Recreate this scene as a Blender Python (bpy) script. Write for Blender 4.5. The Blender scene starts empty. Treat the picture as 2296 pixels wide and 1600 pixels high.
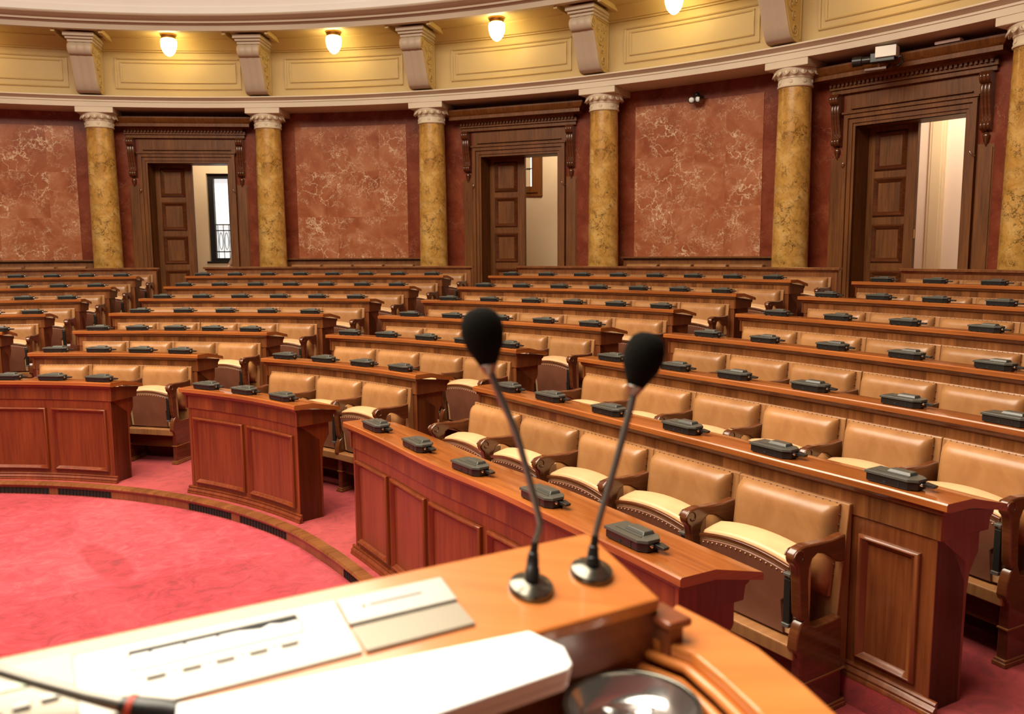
import bpy, bmesh, math, random
from mathutils import Vector, Matrix
random.seed(7)
PI = math.pi
sin, cos = math.sin, math.cos
SC = bpy.context.scene
COL = SC.collection

# ------------------------------------------------------------------ layout of the hall (metres)
EZ = 2.146                        # eye height above the carpeted pit
CX, CY = -4.8842, 2.9505          # centre of the half-round hall
Z0 = EZ - 1.12568                 # front-row desk top
DZ = 0.1283                       # rise of each tier
FL0 = Z0 - 0.92                   # floor of the front tier
RC = 12.8755                      # ring of columns
RW = RC + 0.36                    # marble wall
T0, T1, T2 = -0.0731, 0.40053, 0.90021   # the three aisles
WL, WR = 0.4757, 0.2981
COLT = [-0.436, -0.2000, 0.03265, 0.27353, 0.52223, 0.76583, 1.0045, 1.25]
def top(k): return Z0 + DZ * k
def flr(k): return FL0 + DZ * k
F7 = flr(7)
TN = [.80, .93, 1.1, 1.25, 1.4, 1.5, 1.6, 1.75]
RT = {0: [4.56, 4.548, 4.575, 4.675, 4.94, 5.165, 5.46, 5.98], 1: [5.618, 5.62, 5.70, 5.88, 6.19, 6.49, 6.82, 7.38],
      2: [6.676, 6.69, 6.78, 7.01, 7.33, 7.58, 7.88, 8.42], 3: [7.734, 7.745, 7.86, 8.02, 8.27, 8.52, 8.82, 9.35],
      4: [8.793, 8.795, 8.84, 8.98, 9.2, 9.42, 9.7, 10.2], 5: [9.851, 9.851, 9.88, 9.99, 10.2, 10.4, 10.65, 11.1],
      6: [10.909, 10.909, 10.91, 11.0, 11.18, 11.36, 11.58, 12.0], 7: [11.967, 11.967, 11.97, 12.04, 12.2, 12.35, 12.55, 12.9]}
def radius(k, t):
    if k is None: return 0.0
    L = RT[k]
    if t <= TN[0]: return L[0]
    if t >= TN[-1]: return L[-1] + (t - TN[-1]) * (L[-1] - L[-2]) / (TN[-1] - TN[-2])
    i = min(max(j for j in range(len(TN)) if TN[j] <= t), len(TN) - 2)
    def sl(j):
        if j == 0: return 0.0
        if j == len(TN) - 1: return (L[j] - L[j-1]) / (TN[j] - TN[j-1])
        return (L[j+1] - L[j-1]) / (TN[j+1] - TN[j-1])
    h = TN[i+1] - TN[i]; s = (t - TN[i]) / h; m0, m1 = sl(i) * h, sl(i+1) * h
    return (2*s**3-3*s*s+1)*L[i] + (s**3-2*s*s+s)*m0 + (-2*s**3+3*s*s)*L[i+1] + (s**3-s*s)*m1
def base(k, t):
    r = radius(k, t); return Vector((CX + r * sin(t), CY + r * cos(t)))
def frame(k, t):
    """point on the front line of row k, unit tangent (towards growing t), unit outward normal"""
    if k is None: return Vector((CX, CY)), Vector((cos(t), -sin(t))), Vector((sin(t), cos(t)))
    d = 1e-3
    T = (base(k, t + d) - base(k, t - d)).normalized()
    return base(k, t), T, Vector((-T.y, T.x))
def at(k, t, off, z):
    p, T, n = frame(k, t); q = p + n * off
    return Vector((q.x, q.y, z))
def heading(k, t):
    p, T, n = frame(k, t); return math.atan2(T.y, T.x)
def end_left(k):  return None
def spans(k):
    """angular extent of the desks of row k in the four blocks"""
    r = RT[k][0]
    a, b = math.asin(WL / r), math.asin(WR / r)
    w = (T1 - a) - (T0 + b)
    right3 = [1.6015, 1.5339, 1.50, 1.44, 1.38, 1.33, 1.28, 1.26][k]
    return [(T0 - a - w, T0 - a), (T0 + b, T1 - a), (T1 + b, T2 - a), (T2 + b, right3)]

# ------------------------------------------------------------------ materials
MATS = {}
class NT:
    def __init__(s, name):
        m = bpy.data.materials.new(name); m.use_nodes = True
        s.m = m; s.t = m.node_tree; s.n = s.t.nodes; s.l = s.t.links
        s.b = s.n['Principled BSDF']; MATS[name] = m
    def node(s, typ, **kw):
        n = s.n.new(typ)
        for k, v in kw.items():
            if k in n.inputs.keys() if isinstance(k, str) else False: n.inputs[k].default_value = v
            else: setattr(n, k, v)
        return n
    def link(s, a, b): s.l.new(a, b)
    def set(s, **kw):
        for k, v in kw.items():
            s.b.inputs[k.replace('_', ' ')].default_value = v
def c4(c): return (c[0], c[1], c[2], 1.0)
def ramp(nt, fac, stops):
    r = nt.n.new('ShaderNodeValToRGB'); e = r.color_ramp.elements
    while len(e) < len(stops): e.new(0.5)
    for x, (p, c) in zip(e, stops): x.position = p; x.color = c4(c)
    nt.link(fac, r.inputs['Fac']); return r.outputs['Color']
def coords(nt, kind='UV', scale=(1, 1, 1)):
    tc = nt.n.new('ShaderNodeTexCoord'); mp = nt.n.new('ShaderNodeMapping')
    mp.inputs['Scale'].default_value = scale
    nt.link(tc.outputs[kind], mp.inputs['Vector']); return mp.outputs['Vector']
def noise(nt, vec, scale, detail=4, rough=.55, dist=0.0):
    n = nt.n.new('ShaderNodeTexNoise'); n.inputs['Scale'].default_value = scale
    n.inputs['Detail'].default_value = detail; n.inputs['Roughness'].default_value = rough
    n.inputs['Distortion'].default_value = dist
    nt.link(vec, n.inputs['Vector']); return n
def mixc(nt, fac, a, b, mode='MIX'):
    m = nt.n.new('ShaderNodeMix'); m.data_type = 'RGBA'; m.blend_type = mode
    for src, i in ((fac, 0), (a, 6), (b, 7)):
        if isinstance(src, (int, float)): m.inputs[i].default_value = src
        elif isinstance(src, tuple): m.inputs[i].default_value = c4(src)
        else: nt.link(src, m.inputs[i])
    return m.outputs[2]
def bump(nt, h, strength=.2, dist=.01):
    b = nt.n.new('ShaderNodeBump'); b.inputs['Strength'].default_value = strength; b.inputs['Distance'].default_value = dist
    nt.link(h, b.inputs['Height']); nt.link(b.outputs['Normal'], nt.b.inputs['Normal'])
def plain(name, col, rough=.5, metal=0.0, **kw):
    nt = NT(name); nt.set(Base_Color=c4(col), Roughness=rough, Metallic=metal)
    for k, v in kw.items(): nt.b.inputs[k.replace('_', ' ')].default_value = v
    return nt.m
def wood(name, dark, mid, light, along='v', rough=.28, strip=0.0, coat=.25, grain=1.0):
    """lacquered wood; the grain runs along u or v of the UV map, with veneer strips when asked"""
    nt = NT(name)
    vec = coords(nt, 'UV', (38, 2.2, 1) if along == 'v' else (2.2, 38, 1))
    oi = nt.n.new('ShaderNodeObjectInfo'); ad = nt.n.new('ShaderNodeVectorMath'); ad.operation = 'ADD'
    cmb = nt.n.new('ShaderNodeCombineXYZ'); mul = nt.n.new('ShaderNodeMath'); mul.operation = 'MULTIPLY'; mul.inputs[1].default_value = 37.0
    nt.link(oi.outputs['Random'], mul.inputs[0]); nt.link(mul.outputs[0], cmb.inputs[0]); nt.link(mul.outputs[0], cmb.inputs[2])
    nt.link(vec, ad.inputs[0]); nt.link(cmb.outputs[0], ad.inputs[1])
    n1 = noise(nt, ad.outputs[0], 1.0, 6, .6, .5)
    col = ramp(nt, n1.outputs['Fac'], [(.30, dark), (.5, mid), (.72, light)])
    v2 = coords(nt, 'UV', (3.0, .6, 1) if along == 'v' else (.6, 3.0, 1))
    n2 = noise(nt, v2, 1.3, 3, .5)
    col = mixc(nt, .35 * grain, col, ramp(nt, n2.outputs['Fac'], [(.3, tuple(c * .55 for c in mid)), (.7, tuple(min(1, c * 1.4) for c in light))]))
    if strip:
        uv = coords(nt, 'UV', (1 / strip, .02, 1)); fl = nt.n.new('ShaderNodeVectorMath'); fl.operation = 'FLOOR'
        nt.link(uv, fl.inputs[0]); wn = nt.n.new('ShaderNodeTexWhiteNoise'); nt.link(fl.outputs[0], wn.inputs['Vector'])
        f = ramp(nt, wn.outputs['Value'], [(0, (.62, .56, .5)), (1, (1.28, 1.25, 1.2))])
        col = mixc(nt, .8, col, f, 'MULTIPLY')
    nt.link(col, nt.b.inputs['Base Color'])
    nt.set(Roughness=rough); nt.b.inputs['Coat Weight'].default_value = coat; nt.b.inputs['Coat Roughness'].default_value = .12
    bump(nt, n1.outputs['Fac'], .04, .004)
    return nt.m
WOOD_FRONT = wood('mahogany_front', (0.0718, 0.0105, 0.0025), (0.1342, 0.0229, 0.0051), (0.1872, 0.0382, 0.0087), 'v', .30, 0.0)
WOOD_STRIP = wood('veneer_frieze', (0.0736, 0.0135, 0.0034), (0.1280, 0.0269, 0.0063), (0.1856, 0.0456, 0.0113), 'v', .30, .085)
WOOD_TIER = wood('tier_walnut', (0.0739, 0.0207, 0.0056), (0.1589, 0.0517, 0.0141), (0.2365, 0.0891, 0.0260), 'v', .30, .085)
WOOD_TIERP = wood('tier_walnut_panel', (0.0656, 0.0143, 0.0041), (0.1246, 0.0319, 0.0083), (0.1837, 0.0549, 0.0156), 'v', .30, 0.0)
WOOD_TOP = wood('desktop_walnut', (0.1619, 0.0368, 0.0077), (0.2915, 0.0771, 0.0150), (0.3886, 0.1206, 0.0267), 'u', .22, 0.0, .5)
WOOD_CHAIR = wood('seat_walnut', (0.0884, 0.0238, 0.0062), (0.1632, 0.0505, 0.0145), (0.2448, 0.0891, 0.0286), 'v', .28, 0.0, .35)
WOOD_PALE = wood('seat_back_veneer', (0.1827, 0.0693, 0.0226), (0.2778, 0.1187, 0.0417), (0.3509, 0.1649, 0.0655), 'v', .3, 0.0, .3)
WOOD_ARM = wood('armrest_walnut', (0.0441, 0.0103, 0.0034), (0.0881, 0.0234, 0.0071), (0.1400, 0.0421, 0.0135), 'u', .2, 0.0, .6)
WOOD_DOOR = wood('door_walnut', (0.0616, 0.0176, 0.0032), (0.1320, 0.0418, 0.0079), (0.2068, 0.0736, 0.0159), 'v', .45, 0.0, .0)
MATS['door_walnut'].node_tree.nodes['Principled BSDF'].inputs['Specular IOR Level'].default_value = .3
WOOD_STEP = wood('step_oak', (0.1496, 0.0521, 0.0144), (0.2584, 0.1043, 0.0305), (0.3536, 0.1657, 0.0554), 'u', .25, 0.0, .4)
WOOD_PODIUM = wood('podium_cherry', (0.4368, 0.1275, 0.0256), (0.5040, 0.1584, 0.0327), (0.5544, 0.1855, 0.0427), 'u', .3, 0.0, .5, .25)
WOOD_PODIUM_DARK = wood('podium_mahogany', (0.0960, 0.0190, 0.0058), (0.1600, 0.0342, 0.0094), (0.2240, 0.0570, 0.0159), 'u', .35, 0.0, .2)  # darker wood for the podium's inner and end parts

def leather(name, a, b, rough=.34):
    nt = NT(name); v = coords(nt, 'Object')
    oi = nt.n.new('ShaderNodeObjectInfo')
    n = noise(nt, v, 5.0, 5, .6, .8); col = ramp(nt, n.outputs['Fac'], [(.3, a), (.7, b)])
    hv = nt.n.new('ShaderNodeHueSaturation'); mr = nt.n.new('ShaderNodeMapRange'); mr.inputs[3].default_value = .86; mr.inputs[4].default_value = 1.12
    nt.link(oi.outputs['Random'], mr.inputs[0]); nt.link(mr.outputs[0], hv.inputs['Value']); nt.link(col, hv.inputs['Color'])
    nt.link(hv.outputs[0], nt.b.inputs['Base Color']); nt.set(Roughness=rough)
    n2 = noise(nt, v, 130, 2); bump(nt, n2.outputs['Fac'], .10, .002); return nt.m
LEATHER = leather('tan_leather', (0.2640, 0.1104, 0.0357), (0.3696, 0.1714, 0.0619), .33)
LEATHER_EDGE = leather('pale_leather_edge', (0.5152, 0.2900, 0.1342), (0.6072, 0.3659, 0.1861), .42)
LEATHER_BROWN = leather('brown_leather', (0.1318, 0.0444, 0.0230), (0.1742, 0.0646, 0.0345), .42)

def carpet(name, a, b, c, sc=1.0):
    nt = NT(name); v = coords(nt, 'Object')
    n = noise(nt, v, .55 * sc, 6, .62, .9); n3 = noise(nt, v, 6.0, 4, .7, 1.5); f = noise(nt, v, 260, 2)
    col = ramp(nt, n.outputs['Fac'], [(.36, a), (.52, b), (.68, c)])
    col = mixc(nt, .5, col, ramp(nt, n3.outputs['Fac'], [(.34, tuple(x * .5 for x in a)), (.5, b), (.66, c)]))
    nt.link(col, nt.b.inputs['Base Color']); nt.set(Roughness=.95)
    nt.b.inputs['Sheen Weight'].default_value = .35; nt.b.inputs['Sheen Roughness'].default_value = .5
    nt.b.inputs['Sheen Tint'].default_value = (1, .5, .5, 1)
    bump(nt, f.outputs['Fac'], .5, .006); return nt.m
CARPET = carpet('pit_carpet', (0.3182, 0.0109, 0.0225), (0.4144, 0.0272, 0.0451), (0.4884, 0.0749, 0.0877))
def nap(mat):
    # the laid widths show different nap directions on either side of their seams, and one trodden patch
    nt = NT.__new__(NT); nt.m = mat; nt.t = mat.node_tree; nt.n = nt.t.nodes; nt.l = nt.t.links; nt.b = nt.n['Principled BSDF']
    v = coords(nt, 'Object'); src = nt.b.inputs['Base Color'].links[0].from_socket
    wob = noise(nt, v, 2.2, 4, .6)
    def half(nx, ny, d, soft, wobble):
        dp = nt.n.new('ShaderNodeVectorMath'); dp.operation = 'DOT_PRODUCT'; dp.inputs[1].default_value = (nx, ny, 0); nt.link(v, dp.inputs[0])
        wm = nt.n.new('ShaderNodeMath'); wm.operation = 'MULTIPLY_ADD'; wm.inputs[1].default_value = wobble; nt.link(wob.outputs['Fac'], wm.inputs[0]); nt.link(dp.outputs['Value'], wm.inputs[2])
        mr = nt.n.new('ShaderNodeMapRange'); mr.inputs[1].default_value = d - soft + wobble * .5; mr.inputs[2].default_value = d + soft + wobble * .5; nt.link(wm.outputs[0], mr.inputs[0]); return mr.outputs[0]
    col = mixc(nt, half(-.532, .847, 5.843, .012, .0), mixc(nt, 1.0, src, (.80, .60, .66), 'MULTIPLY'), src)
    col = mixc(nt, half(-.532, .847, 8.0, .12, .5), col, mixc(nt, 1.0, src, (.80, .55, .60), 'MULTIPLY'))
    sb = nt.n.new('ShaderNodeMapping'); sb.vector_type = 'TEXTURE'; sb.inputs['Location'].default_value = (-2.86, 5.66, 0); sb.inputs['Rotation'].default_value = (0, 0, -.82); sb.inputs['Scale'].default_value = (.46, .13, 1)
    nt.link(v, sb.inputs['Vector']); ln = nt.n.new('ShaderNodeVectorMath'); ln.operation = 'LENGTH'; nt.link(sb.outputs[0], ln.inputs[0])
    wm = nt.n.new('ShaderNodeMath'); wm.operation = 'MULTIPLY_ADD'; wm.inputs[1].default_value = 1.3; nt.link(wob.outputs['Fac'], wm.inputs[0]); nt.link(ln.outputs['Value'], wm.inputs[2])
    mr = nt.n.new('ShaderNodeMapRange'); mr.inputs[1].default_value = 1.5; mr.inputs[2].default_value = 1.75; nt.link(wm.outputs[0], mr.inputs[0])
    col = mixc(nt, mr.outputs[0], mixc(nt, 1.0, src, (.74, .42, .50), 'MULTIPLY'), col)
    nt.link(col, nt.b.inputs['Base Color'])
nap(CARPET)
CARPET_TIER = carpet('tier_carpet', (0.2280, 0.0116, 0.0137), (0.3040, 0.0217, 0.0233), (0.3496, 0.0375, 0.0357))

def marble(name, cols, vein, vscale=3.2, vamt=.75, rough=.22, tile=0.0, nscale=1.6, width=.028, los=(.50, .52)):
    nt = NT(name); v = coords(nt, 'UV')
    if tile:
        mp = nt.n.new('ShaderNodeVectorMath'); mp.operation = 'SCALE'; mp.inputs['Scale'].default_value = 1 / tile; nt.link(v, mp.inputs[0])
        fl = nt.n.new('ShaderNodeVectorMath'); fl.operation = 'FLOOR'; nt.link(mp.outputs[0], fl.inputs[0])
        wn = nt.n.new('ShaderNodeTexWhiteNoise'); nt.link(fl.outputs[0], wn.inputs['Vector'])
        sc = nt.n.new('ShaderNodeVectorMath'); sc.operation = 'SCALE'; sc.inputs['Scale'].default_value = 23.0; nt.link(wn.outputs['Color'], sc.inputs[0])
        ad = nt.n.new('ShaderNodeVectorMath'); ad.operation = 'ADD'; nt.link(v, ad.inputs[0]); nt.link(sc.outputs[0], ad.inputs[1]); v = ad.outputs[0]
    n = noise(nt, v, nscale, 7, .62, .7); col = ramp(nt, n.outputs['Fac'], [(.3, cols[0]), (.5, cols[1]), (.68, cols[2])])
    for s, w, lo in ((vscale, width, los[0]), (vscale * 2.3, width * 1.3, los[1])):
        w1 = noise(nt, v, s * .8, 5, .65); sub = nt.n.new('ShaderNodeVectorMath'); sub.operation = 'SCALE'; sub.inputs['Scale'].default_value = .55
        nt.link(w1.outputs['Color'], sub.inputs[0]); a2 = nt.n.new('ShaderNodeVectorMath'); a2.operation = 'ADD'
        nt.link(v, a2.inputs[0]); nt.link(sub.outputs[0], a2.inputs[1])
        vo = nt.n.new('ShaderNodeTexVoronoi'); vo.feature = 'DISTANCE_TO_EDGE'; vo.inputs['Scale'].default_value = s; nt.link(a2.outputs[0], vo.inputs['Vector'])
        line = ramp(nt, vo.outputs['Distance'], [(0, (1, 1, 1)), (w, (0, 0, 0))])
        mk = noise(nt, v, s * .45, 4, .6); mask = ramp(nt, mk.outputs['Fac'], [(lo, (0, 0, 0)), (lo + .14, (vamt,) * 3)])
        f = mixc(nt, 1.0, line, mask, 'MULTIPLY'); col = mixc(nt, f, col, vein)
    nt.link(col, nt.b.inputs['Base Color']); nt.set(Roughness=rough); return nt.m
MARBLE_DARK = marble('red_marble', ((0.1275, 0.0210, 0.0092), (0.1997, 0.0404, 0.0169), (0.2635, 0.0686, 0.0322)), (0.4930, 0.2907, 0.1688), 4.5, .5, .2, 0.0, 2.2, .02)
MARBLE_PANEL = marble('veined_red_marble', ((.27, .066, .026), (.37, .115, .048), (.47, .185, .090)), (.84, .62, .40), 3.6, 1.0, .2, .84, 1.9, .030, (.465, .475))
MARBLE_COL = marble('yellow_marble', ((.36, .165, .030), (.54, .29, .070), (.66, .41, .14)), (.060, .026, .008), 6.0, 1.0, .2, 0.0, 3.0, .065, (.46, .46))
def plaster(name, a, b, rough=.6):
    nt = NT(name); v = coords(nt, 'Object'); n = noise(nt, v, 1.2, 4); nt.link(ramp(nt, n.outputs['Fac'], [(.3, a), (.7, b)]), nt.b.inputs['Base Color'])
    nt.set(Roughness=rough); return nt.m
PLASTER = plaster('cream_plaster', (0.4644, 0.3253, 0.1335), (0.5074, 0.3629, 0.1578))
STONE = plaster('pale_stone', (0.6336, 0.5161, 0.3716), (0.7104, 0.5898, 0.4335), .5)
STONE_GREY = plaster('mauve_stone', (0.4700, 0.3667, 0.2575), (0.5264, 0.4153, 0.2990), .5)
WHITE = plaster('white_plaster', (.86, .83, .76), (.90, .87, .81))
CORR = plaster('corridor_paint', (.72, .56, .36), (.76, .60, .39))
CORR_PINK = plaster('corridor_pink_paint', (.82, .66, .54), (.84, .69, .57))
BLACK = plain('black_plastic', (.012, .011, .010), .32)
GREY = plain('grey_plastic', (.060, .056, .046), .30)
DARKGREY = plain('dark_metal', (.03, .027, .022), .4, .6)
CHROME = plain('chrome', (.85, .84, .82), .12, 1.0)
GUN = plain('gunmetal', (.15, .14, .115), .2, .9)
STEEL = plain('steel_rod', (.23, .215, .19), .34, .7)
BRASS = plain('brass', (.55, .33, .09), .3, 1.0)
SILVER = plain('silver_panel', (.42, .395, .355), .38, .25)
DISH = plain('polished_silver', (.72, .71, .70), .16, .95)
SILVER_DARK = plain('silver_panel_dark', (.30, .26, .20), .4, .3)  # darker grey silver for the display module and reader flap
PAPER = plain('white_paper', (.88, .88, .87), .6)
LED = plain('pale_green_label', (.55, .68, .5), .4)
RED = plain('red_ring', (.5, .06, .03), .5)
VOID = plain('vent_black', (.006, .006, .006), .8)
IRON = plain('wrought_iron', (.02, .018, .016), .5, .5)
SKIN = plain('skin', (.55, .33, .22), .5)
HAIR = plain('brown_hair', (.10, .05, .025), .6)
CLOTH = plain('tan_cloth', (.30, .18, .10), .8)
FOAM = None
nt = NT('black_foam'); n = noise(nt, coords(nt, 'Object'), 420, 2); nt.set(Base_Color=(.006, .0055, .004, 1), Roughness=1.0)
nt.b.inputs['Specular IOR Level'].default_value = .1; bump(nt, n.outputs['Fac'], .8, .003); FOAM = nt.m
def glow(name, col, strength):
    nt = NT(name); nt.set(Base_Color=c4(col), Roughness=.3); nt.b.inputs['Emission Color'].default_value = c4(col); nt.b.inputs['Emission Strength'].default_value = strength; return nt.m
LAMP = glow('lamp_glass', (1.0, .80, .34), 26.0)
DAY = glow('daylight_pane', (.93, .93, .92), .85)
DAY_BRIGHT = glow('bright_daylight_pane', (1.0, .99, .95), 1.6)

# ------------------------------------------------------------------ mesh builder
class MB:
    def __init__(s): s.v = []; s.f = []; s.uv = []
    def add(s, vs, fs, uvs=None):
        o = len(s.v); s.v += [tuple(p) for p in vs]
        for i, f in enumerate(fs):
            s.f.append([a + o for a in f]); s.uv.append(uvs[i] if uvs else None)
        return s
    def box(s, x0, x1, y0, y1, z0, z1, M=None):
        vs = [Vector(p) for p in ((x0, y0, z0), (x1, y0, z0), (x1, y1, z0), (x0, y1, z0), (x0, y0, z1), (x1, y0, z1), (x1, y1, z1), (x0, y1, z1))]
        if M: vs = [M @ p for p in vs]
        return s.add(vs, [(0, 3, 2, 1), (4, 5, 6, 7), (0, 1, 5, 4), (1, 2, 6, 5), (2, 3, 7, 6), (3, 0, 4, 7)])
    def hexa(s, b, t):
        """box from 4 bottom and 4 top corners (same order, counter-clockwise from above)"""
        return s.add(list(b) + list(t), [(0, 3, 2, 1), (4, 5, 6, 7), (0, 1, 5, 4), (1, 2, 6, 5), (2, 3, 7, 6), (3, 0, 4, 7)])
    def prism(s, poly, a0, a1, axis='x', M=None):
        """extrude a 2D outline; axis x: poly=(y,z); axis z: poly=(x,y); axis y: poly=(x,z)"""
        mk = {'x': lambda p, a: (a, p[0], p[1]), 'z': lambda p, a: (p[0], p[1], a), 'y': lambda p, a: (p[0], a, p[1])}[axis]
        n = len(poly); vs = [Vector(mk(p, a0)) for p in poly] + [Vector(mk(p, a1)) for p in poly]
        if M: vs = [M @ p for p in vs]
        fs = [tuple(range(n))[::-1], tuple(range(n, 2 * n))] + [(i, (i + 1) % n, n + (i + 1) % n, n + i) for i in range(n)]
        return s.add(vs, fs)
    def ring(s, outer, inner, a0, a1, axis='y', M=None):
        """frame between two outlines with the same number of points, extruded"""
        mk = {'x': lambda p, a: (a, p[0], p[1]), 'z': lambda p, a: (p[0], p[1], a), 'y': lambda p, a: (p[0], a, p[1])}[axis]
        n = len(outer); vs = []
        for a in (a0, a1):
            vs += [Vector(mk(p, a)) for p in outer] + [Vector(mk(p, a)) for p in inner]
        if M: vs = [M @ p for p in vs]
        fs = []
        for i in range(n):
            j = (i + 1) % n
            fs += [(i, j, n + j, n + i), (2*n + i, 3*n + i, 3*n + j, 2*n + j), (i, 2*n + i, 2*n + j, j), (n + i, n + j, 3*n + j, 3*n + i)]
        return s.add(vs, fs)
    def lathe(s, prof, n=24, M=None, cap=True, u=1.0):
        vs = []; fs = []; uvs = []
        L = [0.0]
        for a, b in zip(prof, prof[1:]): L.append(L[-1] + math.hypot(a[0] - b[0], a[1] - b[1]))
        for r, z in prof:
            for i in range(n):
                a = 2 * PI * i / n; vs.append(Vector((r * cos(a), r * sin(a), z)))
        R = max(p[0] for p in prof)
        for j in range(len(prof) - 1):
            for i in range(n):
                k = (i + 1) % n; fs.append((j*n + i, j*n + k, (j+1)*n + k, (j+1)*n + i))
                uu = lambda q: q / n * 2 * PI * R * u
                uvs.append([(uu(i), L[j]), (uu(i + 1), L[j]), (uu(i + 1), L[j+1]), (uu(i), L[j+1])])
        if cap:
            fs.append(tuple(range(n))[::-1]); uvs.append(None); m = (len(prof) - 1) * n; fs.append(tuple(range(m, m + n))); uvs.append(None)
        if M: vs = [M @ p for p in vs]
        return s.add(vs, fs, uvs)
    def tube(s, pts, rad, n=10):
        pts = [Vector(p) for p in pts]
        if not isinstance(rad, (list, tuple)): rad = [rad] * len(pts)
        vs = []; fs = []; up = None
        for i, p in enumerate(pts):
            d = (pts[min(i + 1, len(pts) - 1)] - pts[max(i - 1, 0)]).normalized()
            if up is None: up = Vector((0, 0, 1)) if abs(d.z) < .9 else Vector((1, 0, 0))
            x = d.cross(up).normalized(); up = x.cross(d).normalized()
            for j in range(n):
                a = 2 * PI * j / n; vs.append(p + (x * cos(a) + up * sin(a)) * rad[i])
        for i in range(len(pts) - 1):
            for j in range(n):
                k = (j + 1) % n; fs.append((i*n + j, i*n + k, (i+1)*n + k, (i+1)*n + j))
        fs.append(tuple(range(n))[::-1]); m = (len(pts) - 1) * n; fs.append(tuple(range(m, m + n)))
        return s.add(vs, fs)
    def ball(s, c, r, n=12, m=8, M=None):
        sc = r if isinstance(r, (tuple, list)) else (r, r, r)
        prof = []
        vs = [Vector((0, 0, -1))]
        for j in range(1, m):
            a = -PI / 2 + PI * j / m
            vs += [Vector((cos(a) * cos(2*PI*i/n), cos(a) * sin(2*PI*i/n), sin(a))) for i in range(n)]
        vs.append(Vector((0, 0, 1)))
        fs = [(0, 1 + (i + 1) % n, 1 + i) for i in range(n)]
        for j in range(m - 2):
            for i in range(n):
                k = (i + 1) % n; fs.append((1 + j*n + i, 1 + j*n + k, 1 + (j+1)*n + k, 1 + (j+1)*n + i))
        l = len(vs) - 1; fs += [(l, 1 + (m-2)*n + i, 1 + (m-2)*n + (i + 1) % n) for i in range(n)]
        vs = [Vector((p.x * sc[0] + c[0], p.y * sc[1] + c[1], p.z * sc[2] + c[2])) for p in vs]
        if M: vs = [M @ p for p in vs]
        return s.add(vs, fs)
    def sweep(s, prof, k, t0, t1, closed=True, step=.02, cap=True, zf=None, u0=0.0):
        """run a profile of (offset from the row line, height) along row k; k=None sweeps a circle, offset = radius"""
        n = max(2, int(abs(t1 - t0) / step) + 1); vs = []; fs = []; uvs = []; S = [u0]; q0 = None; m = len(prof)
        V = [0.0]
        for a, b in zip(prof, prof[1:] + prof[:1]): V.append(V[-1] + math.hypot(a[0] - b[0], a[1] - b[1]))
        for i in range(n + 1):
            t = t0 + (t1 - t0) * i / n; p, T, nn = frame(k, t)
            c = p + nn * prof[0][0]
            if q0 is not None: S.append(S[-1] + (c - q0).length)
            q0 = c
            for o, z in prof:
                q = p + nn * o; vs.append((q.x, q.y, z))
        e = m if closed else m - 1
        for i in range(n):
            for j in range(e):
                jj = (j + 1) % m
                fs.append((i*m + j, i*m + jj, (i+1)*m + jj, (i+1)*m + j))
                uvs.append([(S[i], V[j]), (S[i], V[j+1]), (S[i+1], V[j+1]), (S[i+1], V[j])])
        if closed and cap:
            pv = [(o, z) for o, z in prof]
            fs.append(tuple(range(m))[::-1]); uvs.append(pv[::-1]); fs.append(tuple(range(n*m, n*m + m))); uvs.append(pv)
        return s.add(vs, fs, uvs)
    def build(s, name, mat, parent=None, smooth=35, bevel=0.0, shift=None, seg=2, flip=False):
        me = bpy.data.meshes.new(name)
        vs = s.v if shift is None else [(a - shift[0], b - shift[1], c - shift[2]) for a, b, c in s.v]
        me.from_pydata(vs, [], s.f)
        uvl = me.uv_layers.new(name='UVMap'); data = uvl.data
        for poly, uv in zip(me.polygons, s.uv):
            if uv is None:
                nrm = poly.normal; ax = max(range(3), key=lambda i: abs(nrm[i]))
                for li, vi in zip(poly.loop_indices, poly.vertices):
                    c = me.vertices[vi].co
                    data[li].uv = (c.y, c.z) if ax == 0 else ((c.x, c.z) if ax == 1 else (c.x, c.y))
            else:
                for li, q in zip(poly.loop_indices, uv): data[li].uv = q
        bm = bmesh.new(); bm.from_mesh(me); bmesh.ops.recalc_face_normals(bm, faces=bm.faces); bm.to_mesh(me); bm.free()
        if smooth:
            me.polygons.foreach_set('use_smooth', [True] * len(me.polygons)); me.set_sharp_from_angle(angle=math.radians(smooth))
        me.materials.append(mat)
        ob = bpy.data.objects.new(name, me); COL.objects.link(ob)
        if parent: ob.parent = parent
        if bevel:
            b = ob.modifiers.new('bevel', 'BEVEL'); b.width = bevel; b.segments = seg; b.limit_method = 'ANGLE'; b.angle_limit = math.radians(40)
            b.harden_normals = False
        return ob
def tag(o, label, cat, group=None, kind=None):
    if label: o['label'] = label
    if cat: o['category'] = cat
    if group: o['group'] = group
    if kind: o['kind'] = kind
    return o
def thing(name, label, cat, loc=(0, 0, 0), rz=0.0, group=None, kind=None):
    o = bpy.data.objects.new(name, None); COL.objects.link(o); o.location = loc; o.rotation_euler = (0, 0, rz); o.empty_display_size = .1
    return tag(o, label, cat, group, kind)
def struct(o): o['kind'] = 'structure'; return o
def dup(root):
    r = root.copy(); COL.objects.link(r)
    for ch in [o for o in root.children]:
        c = ch.copy(); COL.objects.link(c); c.parent = r
        for g in [o for o in ch.children]:
            d = g.copy(); COL.objects.link(d); d.parent = c
    return r
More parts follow.
